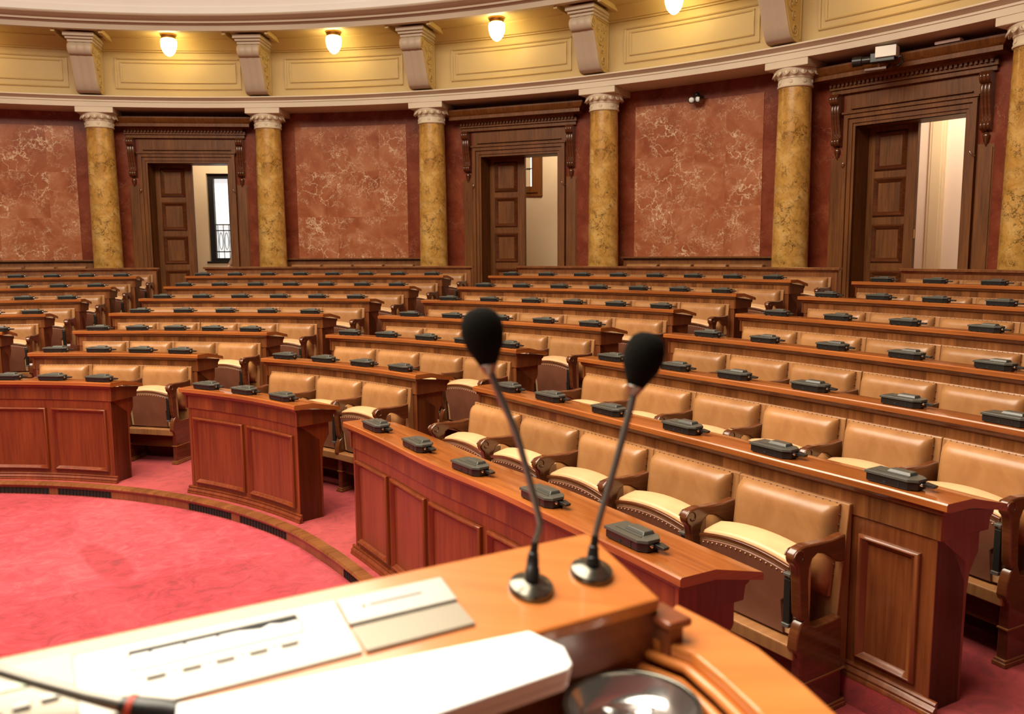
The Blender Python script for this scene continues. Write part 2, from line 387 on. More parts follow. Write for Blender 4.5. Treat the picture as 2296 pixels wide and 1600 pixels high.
def rrect(x0, x1, z0, z1, r=.0, n=4, corners=(1, 1, 1, 1)):
    pts = []
    for (cx, cz, a0, on) in ((x0 + r, z0 + r, PI, corners[0]), (x1 - r, z0 + r, 1.5*PI, corners[1]), (x1 - r, z1 - r, 0, corners[2]), (x0 + r, z1 - r, PI/2, corners[3])):
        if r and on: pts += [(cx + r * cos(a0 + PI/2*i/n), cz + r * sin(a0 + PI/2*i/n)) for i in range(n + 1)]
        else: pts.append((x0 if a0 in (PI, PI/2) else x1, z0 if a0 in (PI, 1.5*PI) else z1))
    return pts
ORD = ['first', 'second', 'third', 'fourth', 'fifth', 'sixth', 'seventh', 'eighth', 'ninth']
ROW = ['front', 'second', 'third', 'fourth', 'fifth', 'sixth', 'last']
BLK = ['far-left', 'left-centre', 'right-centre', 'far-right']

# ------------------------------------------------------------------ floors
def tier_floor():
    m = MB()
    ta, tb = -.75, 1.75
    n = 120
    for k in range(8):
        prev = None
        for i in range(n + 1):
            t = ta + (tb - ta) * i / n
            o = -.085 if k == 0 else .02
            a = at(k, t, o, flr(k))
            b = at(k + 1, t, .02, flr(k)) if k < 7 else at(None, t, RW + .02, flr(k))
            c = at(k, t, o, flr(k - 1) if k else 0.0)
            if prev: m.add([prev[0], prev[1], b, a], [(0, 1, 2, 3)]); m.add([prev[2], prev[0], a, c], [(0, 1, 2, 3)])
            prev = (a, b, c)
    return m
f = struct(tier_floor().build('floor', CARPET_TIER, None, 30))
pit = MB()
pit.add([(-14, -5, 0), (7, -5, 0), (7, 10, 0), (-14, 10, 0)], [(0, 1, 2, 3)])
struct(pit.build('floor_pit', CARPET, None, 0))
# seams in the pit carpet are thin laid strips; step edging with vents
m = MB(); m.sweep([(-.093, -.01), (-.093, .076), (-.110, .078), (-.116, .090), (-.108, FL0 + .005), (-.03, FL0 + .005), (-.03, -.01)], 0, -.75, 1.70)
struct(m.build('trim_1', WOOD_CHAIR, None, 30))
vents = thing('trim_2', None, None, kind='structure')
for (a, b) in ((-.22, -.05), (.02, .155), (.175, .30), (.50, .62), (.645, .79), (1.0, 1.1), (1.13, 1.23), (1.27, 1.36)):
    m = MB(); m.sweep([(-.095, .008), (-.095, .058), (-.09, .058), (-.09, .008)], 0, a, b); g = m.build('vent_grille', VOID, vents, 0)
    m = MB(); N = 16
    for i in range(N): m.sweep([(-.099, .008), (-.099, .058), (-.0945, .058), (-.0945, .008)], 0, a + (b - a) * (i + .3) / N, a + (b - a) * (i + .55) / N)
    m.build('grille_bar', DARKGREY, vents, 0)
for a in (T0, T1, T2):
    for k in range(1, 7):
        r = RT[k][0]; m = MB(); m.sweep([(.0, flr(k) - .02), (.0, flr(k) + .006), (.045, flr(k) + .006), (.045, flr(k) - .02)], k, a - (WL - .04) / r, a + (WR - .04) / r)
        struct(m.build('trim_3', BRASS if k == 1 else WOOD_STEP, None, 30))

# ------------------------------------------------------------------ desks
TOPW, FLAT, DROP = .40, .165, .055
def desk(k, blk, ta, tb, nz_panels=0):
    Z = top(k); F = flr(k); r = radius(k, .5 * (ta + tb))
    o = at(k, .5 * (ta + tb), .2, F)
    lab = 'curved %s bench desk, %s row of the %s block%s' % ('mahogany' if k == 0 else 'walnut', ROW[k], BLK[blk], '' if k else ' behind the pit step')
    root = thing('bench_desk', lab, 'desk', o, 0, 'curved desks in rows around the pit')
    sh = tuple(o)
    e = .05 / r
    # sloping top with moulded edge
    m = MB(); m.sweep([(0, Z - .006), (.006, Z), (FLAT, Z), (TOPW - .006, Z - DROP), (TOPW, Z - DROP - .008), (TOPW, Z - DROP - .032), (FLAT, Z - .038), (.012, Z - .038), (0, Z - .032)], k, ta, tb)
    m.build('desktop', WOOD_TOP, root, 25, 0, sh)
    m = MB(); m.sweep([(.016, Z - .038), (.020, Z - .052), (.030, Z - .062), (.042, Z - .068), (.06, Z - .068), (.06, Z - .038)], k, ta + e * .4, tb - e * .4)
    m.build('edge_moulding', WOOD_STRIP if k == 0 else WOOD_TIERP, root, 40, 0, sh)
    m = MB(); m.sweep([(.042, Z - .068), (.042, Z - .172), (.050, Z - .176), (.07, Z - .176), (.07, Z - .068)], k, ta + e, tb - e, u0=k * 1.37 + blk)
    m.build('frieze', WOOD_STRIP if k == 0 else WOOD_TIER, root, 30, 0, sh)
    zb = F if k == 0 else flr(k - 1) - .0
    m = MB(); m.sweep([(.050, Z - .176), (.050, zb), (.24, zb), (.24, Z - .30), (.07, Z - .176)], k, ta + e, tb - e)
    m.build('front_panel', WOOD_FRONT if k == 0 else WOOD_TIERP, root, 30, 0, sh)
    # end panels with the bracket that carries the writing top
    pr = [(.046, Z - .04), (.34, Z - DROP - .038), (.34, Z - .12), (.325, Z - .13), (.325, Z - .27), (.305, Z - .30), (.275, Z - .35), (.262, Z - .42), (.255, F), (.046, F)]
    for tt, sg in ((ta, 1), (tb, -1)):
        p, T, nn = frame(k, tt + sg * e); m = MB()
        vs = []
        for d in (0, .03):
            for oo, z in pr:
                q = p + nn * oo + T * d * sg; vs.append((q.x, q.y, z))
        n = len(pr); m.add(vs, [tuple(range(n)), tuple(range(n, 2*n))[::-1]] + [(i, (i+1) % n, n + (i+1) % n, n + i) for i in range(n)])
        m.build('end_panel', WOOD_FRONT if k == 0 else WOOD_TIERP, root, 30, .003, sh)
        m = MB(); vs = []
        pq = [(.022, Z - .036), (.385, Z - DROP - .030), (.375, Z - DROP - .052), (.358, Z - DROP - .062), (.350, Z - .172), (.034, Z - .172), (.034, Z - .066)]
        for d in (-.022, .0):
            for oo, z in pq:
                q = p + nn * oo + T * d * sg; vs.append((q.x, q.y, z))
        n = len(pq); m.add(vs, [tuple(range(n)), tuple(range(n, 2*n))[::-1]] + [(i, (i+1) % n, n + (i+1) % n, n + i) for i in range(n)])
        m.build('end_frieze', WOOD_STRIP if k == 0 else WOOD_TIERP, root, 30, .003, sh)
    if k == 0 or blk == 3 and k == 1:
        a0 = ta + e if k == 0 else 1.466
        m = MB(); m.sweep([(.05, F + .066), (.040, F + .064), (.034, F + .056), (.038, F + .046), (.030, F + .040), (.022, F + .030), (.024, F + .018), (.020, F + .014), (.018, F), (.05, F)], k, a0 - (e * .7 if k == 0 else 0), tb - e * .4)
        m.build('plinth', WOOD_FRONT if k == 0 else WOOD_TIERP, root, 40, 0, sh)
        tl = [(a0 + .0, tb - e)]
        N = nz_panels; g = .055 / r; w = (tb - e - a0 - g * (N + 1)) / N
        for i in range(N):
            x0 = a0 + g + i * (w + g); x1 = x0 + w; za, zt = Z - .822, Z - .250; q = .026 / r; m = MB()
            P = lambda t, oo, z: at(k, t, oo, z)
            M = 6
            prof = [(0, .050), (.0, .036), (.006, .028), (.013, .026), (.020, .034), (.034, .044), (.036, .050)]   # bolection section: inset, offset
            def rail(pts):
                vs = []; m_ = len(prof)
                for (t, z, dt, dz) in pts:
                    for ins, oo in prof: vs.append(P(t + dt * ins / r, oo, z + dz * ins))
                fs = []
                for a in range(len(pts) - 1):
                    for b in range(m_ - 1): fs.append((a*m_ + b, a*m_ + b + 1, (a+1)*m_ + b + 1, (a+1)*m_ + b))
                m.add(vs, fs)
            loop = [(x0 + (x1 - x0) * j / M, za, 1 if j == 0 else (-1 if j == M else 0), 1) for j in range(M + 1)]
            loop += [(x1 - (x1 - x0) * j / M, zt, -1 if j == 0 else (1 if j == M else 0), -1) for j in range(M + 1)] + [loop[0]]
            rail(loop)
            m.build('panel_moulding', WOOD_FRONT if k == 0 else WOOD_TIERP, root, 50, 0, sh)
    return root
for k in range(7):
    for blk, (ta, tb) in enumerate(spans(k)):
        if blk == 0 and k < 1: continue
        desk(k, blk, ta, tb, {1: 2, 2: 2, 3: 5}.get(blk, 2) if k == 0 else 1)
# screens behind the last row of seats
for blk, (ta, tb) in enumerate(spans(7)):
    Z = top(7); o = at(7, .5 * (ta + tb), .1, F7); sh = tuple(o); k = 7
    root = thing('back_screen', 'low walnut screen behind the last row of the %s block, before the marble wall' % BLK[blk], 'screen', o, 0, 'low screens behind the last rows')
    m = MB(); m.sweep([(0, Z - .004), (.004, Z), (.10, Z), (.10, Z - .03), (0, Z - .03)], k, ta, tb); m.build('cap_rail', WOOD_CHAIR, root, 30, 0, sh)
    m = MB(); m.sweep([(.015, Z - .03), (.035, Z - .06), (.06, Z - .06), (.06, Z - .03)], k, ta + .002, tb - .002); m.build('edge_moulding', WOOD_FRONT, root, 40, 0, sh)
    m = MB(); m.sweep([(.04, Z - .06), (.04, flr(6)), (.09, flr(6)), (.09, Z - .06)], k, ta + .004, tb - .004); m.build('screen_panel', WOOD_CHAIR, root, 30, 0, sh)

# ------------------------------------------------------------------ tip-up seats (local: x along the row, y away from the pit, z up; y=0 is the desk edge behind)
PW = .60
def lean(z): return -.055 + .075 * (z - .30) / .62       # front face of the wooden back panel
def make_chair():
    root = thing('tip_up_chair', '', 'chair', group='leather tip-up chairs in the desk rows')
    h = PW / 2
    m = MB(); m.hexa([(-h, lean(.16) - .0, .16), (h, lean(.16), .16), (h, .045, .16), (-h, .045, .16)], [(-h, lean(.925), .925), (h, lean(.925), .925), (h, .045, .925), (-h, .045, .925)])
    m.build('back_panel', WOOD_PALE, root, 0, .006)
    # padded leather back
    m = MB(); w = .262; nx, nz = 12, 10; z0, z1 = .50, .918; vs = []; fs = []
    def prof(u, v):
        ex = min(1, (1 - abs(u)) / .14); ez = min(1, (1 - v) / .16) if v > .5 else min(1, v / .2)
        b = (1 - (1 - ex)**2.6)**.5 * (1 - (1 - ez)**2.6)**.5
        return b
    for side in (0, 1):
        for j in range(nz + 1):
            v = j / nz; v = v if side == 0 else v
            for i in range(nx + 1):
                u = -1 + 2 * i / nx; uu = math.copysign(1 - (1 - abs(u))**1.6, u); vv = 1 - (1 - v)**1.7 if v > .0 else 0
                z = z0 + (z1 - z0) * vv
                y = lean(z) - (.004 if side else .02 + .062 * prof(uu, vv))
                vs.append((uu * w, y, z))
    st = (nx + 1) * (nz + 1)
    for j in range(nz):
        for i in range(nx):
            a = j * (nx + 1) + i; fs.append((a, a + 1, a + nx + 2, a + nx + 1)); b = a + st; fs.append((b, b + nx + 1, b + nx + 2, b + 1))
    rim = [j * (nx + 1) for j in range(nz + 1)] + [nz * (nx + 1) + i for i in range(1, nx + 1)] + [j * (nx + 1) + nx for j in range(nz - 1, -1, -1)] + [i for i in range(nx - 1, 0, -1)]
    for a, b in zip(rim, rim[1:] + rim[:1]): fs.append((a, b, b + st, a + st))
    m.add(vs, fs); bk = m.build('backrest', LEATHER, root, 60)
    m = MB()
    for i in range(15):
        x = -.245 + .49 * i / 14; m.ball((x, lean(.915) - .010, .9195), .0042, 6, 4)
    for sgn in (-1, 1):
        for i in range(7): m.ball((sgn * .2635, lean(.6 + .045 * i) - .010, .60 + .045 * i), .0042, 6, 4)
    m.build('nail_heads', WOOD_ARM, bk, 60)
    # raised seat: crowned leather nose, wooden rim, brown leather underside
    w = .245; N = 12
    def crown(x): return .030 * (1 - (x / w)**2)
    m = MB(); vs = []; fs = []
    sec = [(-.262, .36), (-.292, .692), (-.284, .706), (-.225, .720), (-.175, .728), (-.150, .722), (-.145, .36)]
    for i in range(N + 1):
        x = -w + 2 * w * i / N
        for y, z in sec: vs.append((x, y, z + (crown(x) if z > .5 else 0)))
    q = len(sec)
    for i in range(N):
        for j in range(q): fs.append((i*q + j, i*q + (j+1) % q, (i+1)*q + (j+1) % q, (i+1)*q + j))
    fs += [tuple(range(q))[::-1], tuple(range(N*q, N*q + q))]; m.add(vs, fs); m.build('seat_cushion', LEATHER_EDGE, root, 40, .006)
    m = MB(); vs = []; fs = []; sec = [(-.300, .672), (-.312, .674), (-.312, .690), (-.298, .694)]
    for i in range(N + 1):
        x = -w - .006 + 2 * (w + .006) * i / N
        for y, z in sec: vs.append((x, y, z + crown(max(-w, min(w, x)))))
    q = 4
    for i in range(N):
        for j in range(q): fs.append((i*q + j, i*q + (j+1) % q, (i+1)*q + (j+1) % q, (i+1)*q + j))
    fs += [tuple(range(q))[::-1], tuple(range(N*q, N*q + q))]; m.add(vs, fs); m.build('seat_rim', WOOD_ARM, root, 40, .002)
    m = MB(); out = [(-.205, .362), (.205, .362), (.205, .52), (.232, .545), (.232, .66)] + [(.232 - .464 * i / 8, .664 + crown(.232 - .464 * i / 8)) for i in range(9)] + [(-.232, .66), (-.232, .545), (-.205, .52)]
    n = len(out); vs = []
    for d in (0, .02):
        for x, z in out: vs.append((x, -.262 - .044 * (z - .36) / .33 - .012 + d, z))
    m.add(vs, [tuple(range(n)), tuple(range(n, 2*n))[::-1]] + [(i, (i+1) % n, n + (i+1) % n, n + i) for i in range(n)])
    un = m.build('seat_underside', LEATHER_BROWN, root, 30, .004)
    m = MB()
    for i in range(17):
        x = -.22 + .44 * i / 16; z = .652 + crown(x); m.ball((x, -.262 - .044 * (z - .36) / .33 - .013, z), .0038, 6, 4)
    m.build('nail_heads', LEATHER_EDGE, un, 60)
    m = MB(); m.box(-h, h, -.335, -.255, .288, .350); m.build('seat_rail', WOOD_PALE, root, 0, .006)
    m = MB(); m.box(-h, h, -.275, -.25, .165, .29); m.build('kick_board', WOOD_ARM, root, 0)
    side_frame(root, h)
    return root
def side_frame(root, x):
    # armrest with scroll and shaped front post
    t = .023
    outl = [(-.03, .806), (-.12, .797), (-.22, .800), (-.30, .806), (-.342, .800), (-.370, .782), (-.378, .757), (-.368, .734), (-.350, .718), (-.338, .66), (-.332, .58), (-.326, .50), (-.312, .468), (-.262, .468),
            (-.268, .56), (-.274, .64), (-.270, .70), (-.252, .738), (-.22, .754), (-.175, .744), (-.125, .715), (-.09, .690), (-.06, .682), (-.03, .682)]
    m = MB(); m.prism(outl, x - t, x + t, 'x'); a = m.build('armrest', WOOD_ARM, root, 45, .008)
    m = MB(); c = Vector((0, -.338, .760)); pts = []
    for i in range(15):
        ang = PI * .95 - i * .42; rr = .038 - i * .0021; pts.append((x, c.y + rr * cos(ang), c.z + rr * sin(ang)))
    for s_ in (-1, 1): m.tube([(x + s_ * t, p[1], p[2]) for p in pts], .004, 6)
    m.build('scroll_line', WOOD_ARM, a, 60)
    # lower side panel and moulded foot
    low = [(-.02, .0), (-.31, .0), (-.31, .30), (-.345, .345), (-.338, .40), (-.318, .455), (-.285, .482), (-.262, .478), (-.25, .44), (-.22, .425), (-.10, .425), (-.04, .43)]
    m = MB(); m.prism(low, x - .024, x + .024, 'x'); sp = m.build('side_panel', WOOD_ARM, root, 45, .006)
    m = MB(); m.box(x - .034, x + .034, -.328, 0, 0, .022); m.box(x - .030, x + .030, -.322, 0, .022, .036); m.box(x - .028, x + .028, -.318, 0, .175, .186)
    m.build('foot', WOOD_CHAIR, sp, 0, .004)
    m = MB(); m.box(x - .062, x - .030, -.325, -.30, .44, .64); m.build('hinge_plate', DARKGREY, root, 0, .003)
    m = MB(); m.box(x - .064, x - .028, -.332, -.298, .425, .442); m.box(x - .064, x - .028, -.332, -.298, .655, .668); m.build('hinge_cap', STEEL, root, 0, .002)
chair0 = make_chair()
chair_end0 = make_chair(); side_frame(chair_end0, -PW / 2)
used = {0: False, 1: False}
def place_chair(k, t, pitch, label, first):
    src = chair_end0 if first else chair0
    c = src if not used[int(first)] else dup(src)
    used[int(first)] = True
    p = at(k + 1, t, -.0, flr(k)); c.location = p; c.rotation_euler = (0, 0, heading(k + 1, t)); c.scale = (pitch / PW, 1, 1)
    tag(c, label, 'chair', 'leather tip-up chairs in the desk rows')
SEATS = [3, 4, 5, 5, 6, 7, 8]
def arc_positions(k, ta, tb, n):
    """centres of n equal lengths along row line k, and the length of each"""
    M = 400; S = [0.0]; ts = [ta + (tb - ta) * i / M for i in range(M + 1)]; q = base(k, ta)
    for t in ts[1:]:
        p = base(k, t); S.append(S[-1] + (p - q).length); q = p
    out = []
    for i in range(n):
        d = S[-1] * (i + .5) / n; j = max(a for a in range(M + 1) if S[a] <= d); out.append(ts[j])
    return out, S[-1] / n
B3 = {0: (.9509, 1.4704, 5), 1: (.9566, 1.456, 6), 2: (.9534, 1.413, 6), 3: (.9433, 1.317, 5), 4: (.9416, 1.232, 4), 5: (.9322, 1.18, 4), 6: (.932, 1.16, 4)}
FROMR = lambda n, i: ORD[n - 1 - i]
for k in range(7):
    for blk in range(4):
        ta, tb = spans(k + 1)[blk]
        if blk < 3:
            r = RT[k + 1][0]; n = SEATS[k]; mar = .10 / r
            pos, pitch = arc_positions(k + 1, ta + mar, tb - mar, n)
        else:
            a, b, n = B3[k]; pos, pitch = arc_positions(k + 1, a, b, n)
        for i, t in enumerate(pos):
            if blk == 0 and (k < 2 or n - i > {2: 1, 3: 2, 4: 3, 5: 4, 6: 5}[k]): continue
            wh = ('%s from right' % FROMR(n, i)) if blk == 0 else ('%s from left' % ORD[i])
            if blk in (1, 2) and i == n - 1: wh = 'right-hand end seat'
            if blk == 0 and i == n - 1: wh = 'right-hand end seat'
            place_chair(k, t, pitch, 'tan leather tip-up chair, %s in the %s row of the %s block' % (wh, ROW[k], BLK[blk]), i == 0)

# ------------------------------------------------------------------ conference consoles on the desks
def make_console():
    root = thing('desk_console', '', 'console', group='black conference consoles on the desks')
    m = MB(); bot = [(-.098, -.058), (.062, -.058), (.090, -.030), (.090, .030), (.060, .055), (-.098, .055)]
    m.prism(bot, .0, .034, 'z'); b = m.build('housing', BLACK, root, 0, .003)
    m = MB(); m.box(-.03, -.018, -.0595, -.057, .006, .016); m.box(.030, .033, -.0595, -.057, .002, .034); m.build('front_socket', VOID, b, 0)
    m = MB(); tp = [(-.104, -.064), (.066, -.064), (.094, -.034), (.094, .030), (.064, .060), (-.104, .060)]
    n = len(tp); vs = [(x, y, .034) for x, y in tp] + [(x * .985, y * .96, .047 + .05 * (y + .064) * .12) for x, y in tp]
    m.add(vs, [tuple(range(n))[::-1], tuple(range(n, 2*n))] + [(i, (i+1) % n, n + (i+1) % n, n + i) for i in range(n)]); m.build('lid', GREY, root, 0, .002)
    m = MB(); m.box(-.075, .055, -.030, -.022, .047, .0505); m.build('card_guide', GREY, root, 0, .0015)
    m = MB(); m.hexa([(-.045, -.012, .047), (.050, -.012, .047), (.050, .052, .047), (-.045, .052, .047)], [(-.035, -.002, .061), (.045, -.002, .061), (.045, .046, .061), (-.035, .046, .061)]); m.build('loudspeaker_hood', GREY, root, 0, .003)
    m = MB(); m.hexa([(.088, .0, .012), (.128, .008, .014), (.128, .036, .014), (.088, .044, .012)], [(.088, .0, .030), (.132, .006, .026), (.132, .038, .026), (.088, .044, .030)]); m.build('plug', BLACK, root, 0, .002)
    m = MB(); M = Matrix.Translation((.088, -.018, .026)) @ Matrix.Rotation(PI/2, 4, 'Y'); m.lathe([(.0055, -.006), (.0055, .006), (.0075, .007), (.0075, .012), (.004, .014)], 12, M); m.build('connector', CHROME, root, 40)
    m = MB()
    for x, y in ((-.085, -.045), (-.085, .042), (.06, .042), (.055, -.045)): m.lathe([(.008, -.004), (.008, .001)], 10, Matrix.Translation((x, y, 0)))
    m.build('rubber_foot', VOID, root, 40)
    return root
PH = {0: {2: [-.1545], 3: [-.2202, -.1565], 4: [-.2722, -.2119, -.1494], 5: [-.3043, -.2516, -.1975, -.1442], 6: [-.3286, -.2824, -.2349, -.1879, -.1392]},
 1: {0: [.0599, .1547, .259], 1: [.0275, .1087, .1912, .2716], 2: [.0127, .0813, .15, .2196, .2917], 3: [.0146, .0876, .16, .234, .3108], 4: [-.0035, .0595, .1229, .1873, .2523, .3186], 5: [-.0131, .0427, .0997, .1559, .2131, .2721, .3291], 6: [-.0201, .0288, .079, .1296, .1799, .2327, .2835, .3371]},
 2: {0: [.5232, .6259, .7347], 1: [.498, .5856, .6749, .7647], 2: [.4867, .5605, .6399, .719, .8025], 3: [.4926, .5696, .6538, .7332, .8135], 4: [.4783, .547, .6169, .6852, .7529, .8222], 5: [.4716, .5309, .5905, .6508, .7106, .7697, .8287], 6: [.4613, .5152, .5689, .6219, .6748, .7271, .7798, .8313]},
 3: {0: [1.0477, 1.1836, 1.3114, 1.4321, 1.5446], 1: [1.0139, 1.1016, 1.2035, 1.3057, 1.4038, 1.4958], 2: [.995, 1.0968, 1.1749, 1.2588, 1.3432, 1.4204], 3: [.9964, 1.0717, 1.1515, 1.2274, 1.3037], 4: [.9836, 1.0582, 1.1306, 1.2056], 5: [.9619, 1.0201, 1.0797, 1.1402], 6: [.9581, 1.0131, 1.0697]}}
con0 = make_console(); first = True
for blk in PH:
    for k, L in PH[blk].items():
        for i, t in enumerate(L):
            c = con0 if first else dup(con0); first = False
            c.location = at(k, t, .082, top(k) + .004); c.rotation_euler = (0, 0, heading(k, t)); c.scale = (1.22, .92, .98)
            n = len(L); wh = ('%s from right' % FROMR(n, i)) if blk == 0 else ('%s from left' % ORD[i])
            tag(c, 'black desk console, %s on the %s row of the %s block' % (wh, ROW[k], BLK[blk]), 'console', 'black conference consoles on the desks')

# ------------------------------------------------------------------ the marble wall, trims and entablature
TD = [-.0907, .3909, .8782]       # the three doorways
ZA = EZ + 2.61                    # underside of the architrave
TW0, TW1 = -.62, 1.36
hd = .74 / RW
edges = [TW0] + sum([[t - hd, t + hd] for t in TD], []) + [TW1]
wl = thing('wall_back', None, None, kind='structure')
for i in range(0, len(edges), 2):
    m = MB(); m.sweep([(RW, F7), (RW, ZA + .02), (RW + .38, ZA + .02), (RW + .38, F7)], None, edges[i], edges[i+1]); m.build('wall_section', MARBLE_DARK, wl, 30)
for t in TD:
    m = MB(); m.sweep([(RW, F7 + 2.86), (RW, ZA + .02), (RW + .38, ZA + .02), (RW + .38, F7 + 2.86)], None, t - hd, t + hd); m.build('wall_section', MARBLE_DARK, wl, 30)
for i, (a, b) in enumerate(((-.404, -.2405), (.0625, .2255), (.5535, .717), (1.05, 1.21))):
    m = MB(); n = 3; z0, z1 = EZ - 1.0, EZ + 2.352
    m.sweep([(RW - .012, z0), (RW - .012, z1), (RW + .01, z1), (RW + .01, z0)], None, a, b, u0=i * 9.3); struct(m.build('trim_%d' % (4 + i), MARBLE_PANEL, None, 30))
# architrave
m = MB(); A = ZA
m.sweep([(RW + .1, A), (12.556, A), (12.556, A + .082), (12.540, A + .088), (12.540, A + .115), (12.50, A + .135), (12.47, A + .150), (12.45, A + .158), (12.45, A + .178), (12.60, A + .195), (12.66, A + .20), (RW + .1, A + .20)], None, TW0, TW1)
struct(m.build('trim_8', STONE, None, 20))
# frieze with framed panels
B = A + .20
m = MB(); m.sweep([(12.655, B), (12.655, EZ + 3.575), (12.62, EZ + 3.58), (12.615, EZ + 3.60), (12.58, EZ + 3.605), (12.55, EZ + 3.66), (12.47, EZ + 3.73), (12.40, EZ + 3.75), (12.40, EZ + 3.77), (11.80, EZ + 3.775), (11.80, EZ + 4.0), (13.3, EZ + 4.0), (13.3, B)], None, TW0, TW1)
struct(m.build('wall_frieze', PLASTER, None, 30))
LT = [(COLT[i] + COLT[i+1]) / 2 for i in range(len(COLT) - 1)]
fr = thing('trim_9', None, None, kind='structure')
for tm in LT:
    m = MB()
    for hw, za, zt, w, o in ((.0865, 2.935, 3.475, .028, .026), (.0795, 3.045, 3.415, .030, .020)):
        for (a, b, z_0, z_1) in ((tm - hw, tm + hw, zt - w, zt), (tm - hw, tm + hw, za, za + w), (tm - hw, tm - hw + w / 12.6, za, zt), (tm + hw - w / 12.6, tm + hw, za, zt)):
            m.sweep([(12.66, EZ + z_0), (12.655 - o * .5, EZ + z_0), (12.655 - o, EZ + (z_0 + z_1) / 2), (12.655 - o * .5, EZ + z_1), (12.66, EZ + z_1)], None, a, b)
    m.build('frieze_panel_frame', PLASTER, fr, 30)
# upper cornice and the gallery front above it
m = MB(); U = EZ + 3.746
m.sweep([(11.90, U + .03), (11.90, U), (11.79, U), (11.785, U + .085), (11.755, U + .09), (11.755, U + .10), (11.70, U + .105), (11.70, U + .135), (11.685, U + .14), (11.66, U + .145), (11.62, U + .165), (11.57, U + .185), (11.56, U + .20), (11.56, U + .22), (11.9, U + .23)], None, TW0, TW1)
struct(m.build('trim_10', STONE_GREY, None, 20))
m = MB(); m.sweep([(11.60, U + .21), (11.60, U + .33), (11.625, U + .335), (11.625, U + .62), (11.60, U + .63), (11.60, U + 1.1), (11.9, U + 1.1), (11.9, U + .21)], None, TW0, TW1)
struct(m.build('wall_gallery', WHITE, None, 25))
# ceiling over the hall with the round skylight opening
m = MB(); m.sweep([(7.6, 8.4), (14.5, 8.4), (14.5, 8.5), (7.6, 8.5)], None, -PI, PI, step=.1, cap=False); struct(m.build('ceiling', WHITE, None, 30))

# columns
def make_column():
    root = thing('marble_column', '', 'column', kind='thing'); H = EZ + 2.274 - F7
    m = MB(); prof = [(.262, 0)] + [(.257 - .031 * (i / 10)**1.6, H * i / 10) for i in range(11)]
    m.lathe(prof, 40); m.build('shaft', MARBLE_COL, root, 40)
    h = H; m = MB()
    m.lathe([(.232, h - .012), (.245, h - .004), (.248, h + .012), (.240, h + .022), (.236, h + .03), (.234, h + .105), (.243, h + .110), (.246, h + .120), (.243, h + .130)], 40); nk = m.build('necking', STONE, root, 40)
    m = MB()
    for i in range(8):
        a = 2 * PI * i / 8 + .15; M = Matrix.Translation((.235 * cos(a), .235 * sin(a), h + .066)) @ Matrix.Rotation(a, 4, 'Z') @ Matrix.Rotation(PI/2, 4, 'Y')
        m.lathe([(.010, 0), (.030, .0), (.030, .007), (.022, .010), (.018, .006), (.010, .010), (.002, .011)], 12, M)
    m.build('rosette', STONE, nk, 40)
    m = MB(); m.lathe([(.243, h + .130), (.262, h + .150), (.288, h + .180), (.305, h + .215), (.305, h + .235), (.27, h + .240)], 40); ec = m.build('echinus', STONE, root, 40)
    m = MB()
    for i in range(16):
        a = 2 * PI * i / 16; M = Matrix.Rotation(a, 4, 'Z') @ Matrix.Translation((.286, 0, h + .188)) @ Matrix.Rotation(-.45, 4, 'Y')
        m.ball((0, 0, 0), (.020, .030, .042), 10, 6, M)
        m.tube([M @ Vector((.006, .040 * cos(b), .052 * sin(b))) for b in [PI * .95 + j * PI * 1.1 / 8 for j in range(9)]], .006, 6)
    m.build('egg_ornament', STONE, ec, 50)
    m = MB(); m.box(-.315, .315, -.315, .36, h + .237, h + .337); m.build('abacus', STONE, root, 0, .008)
    return root
col0 = make_column(); first = True
CW = ['', 'left of the left doorway', 'right of the left doorway', 'left of the middle doorway', 'right of the middle doorway', 'left of the right doorway', 'right of the right doorway']
for i in range(1, 7):
    c = col0 if first else dup(col0); first = False; t = COLT[i]
    c.location = at(None, t, RC, F7); c.rotation_euler = (0, 0, -t)
    tag(c, 'yellow veined marble column standing just %s' % CW[i], 'column', 'yellow marble columns along the wall', 'thing')

# scroll brackets under the gallery
def make_bracket(w, prof, mat_front, mat_side, ridges=3):
    """prof: front curve from top to bottom as (y,z), back at y=0; x across"""
    root = thing('scroll_bracket', '', 'bracket', kind='thing')
    nx = 18; m = MB(); vs = []; fs = []; q = len(prof)
    for i in range(nx + 1):
        x = -w / 2 + w * i / nx; s_ = i / nx
        g = .014 * abs(sin(PI * ridges * s_)) ** .7
        for j, (y, z) in enumerate(prof): vs.append((x, y - g, z))
    for i in range(nx):
        for j in range(q - 1): fs.append((i*q + j, i*q + j + 1, (i+1)*q + j + 1, (i+1)*q + j))
    o = len(vs)
    m.add(vs, fs); m.build('fluted_front', mat_front, root, 60)
    m = MB(); out = [(y, z) for y, z in prof] + [(0.02, prof[-1][1]), (0.02, prof[0][1])]
    m.prism(out, -w / 2, w / 2, 'x'); sd = m.build('bracket_body', mat_side, root, 50)
    return root, sd
HB = 3.575
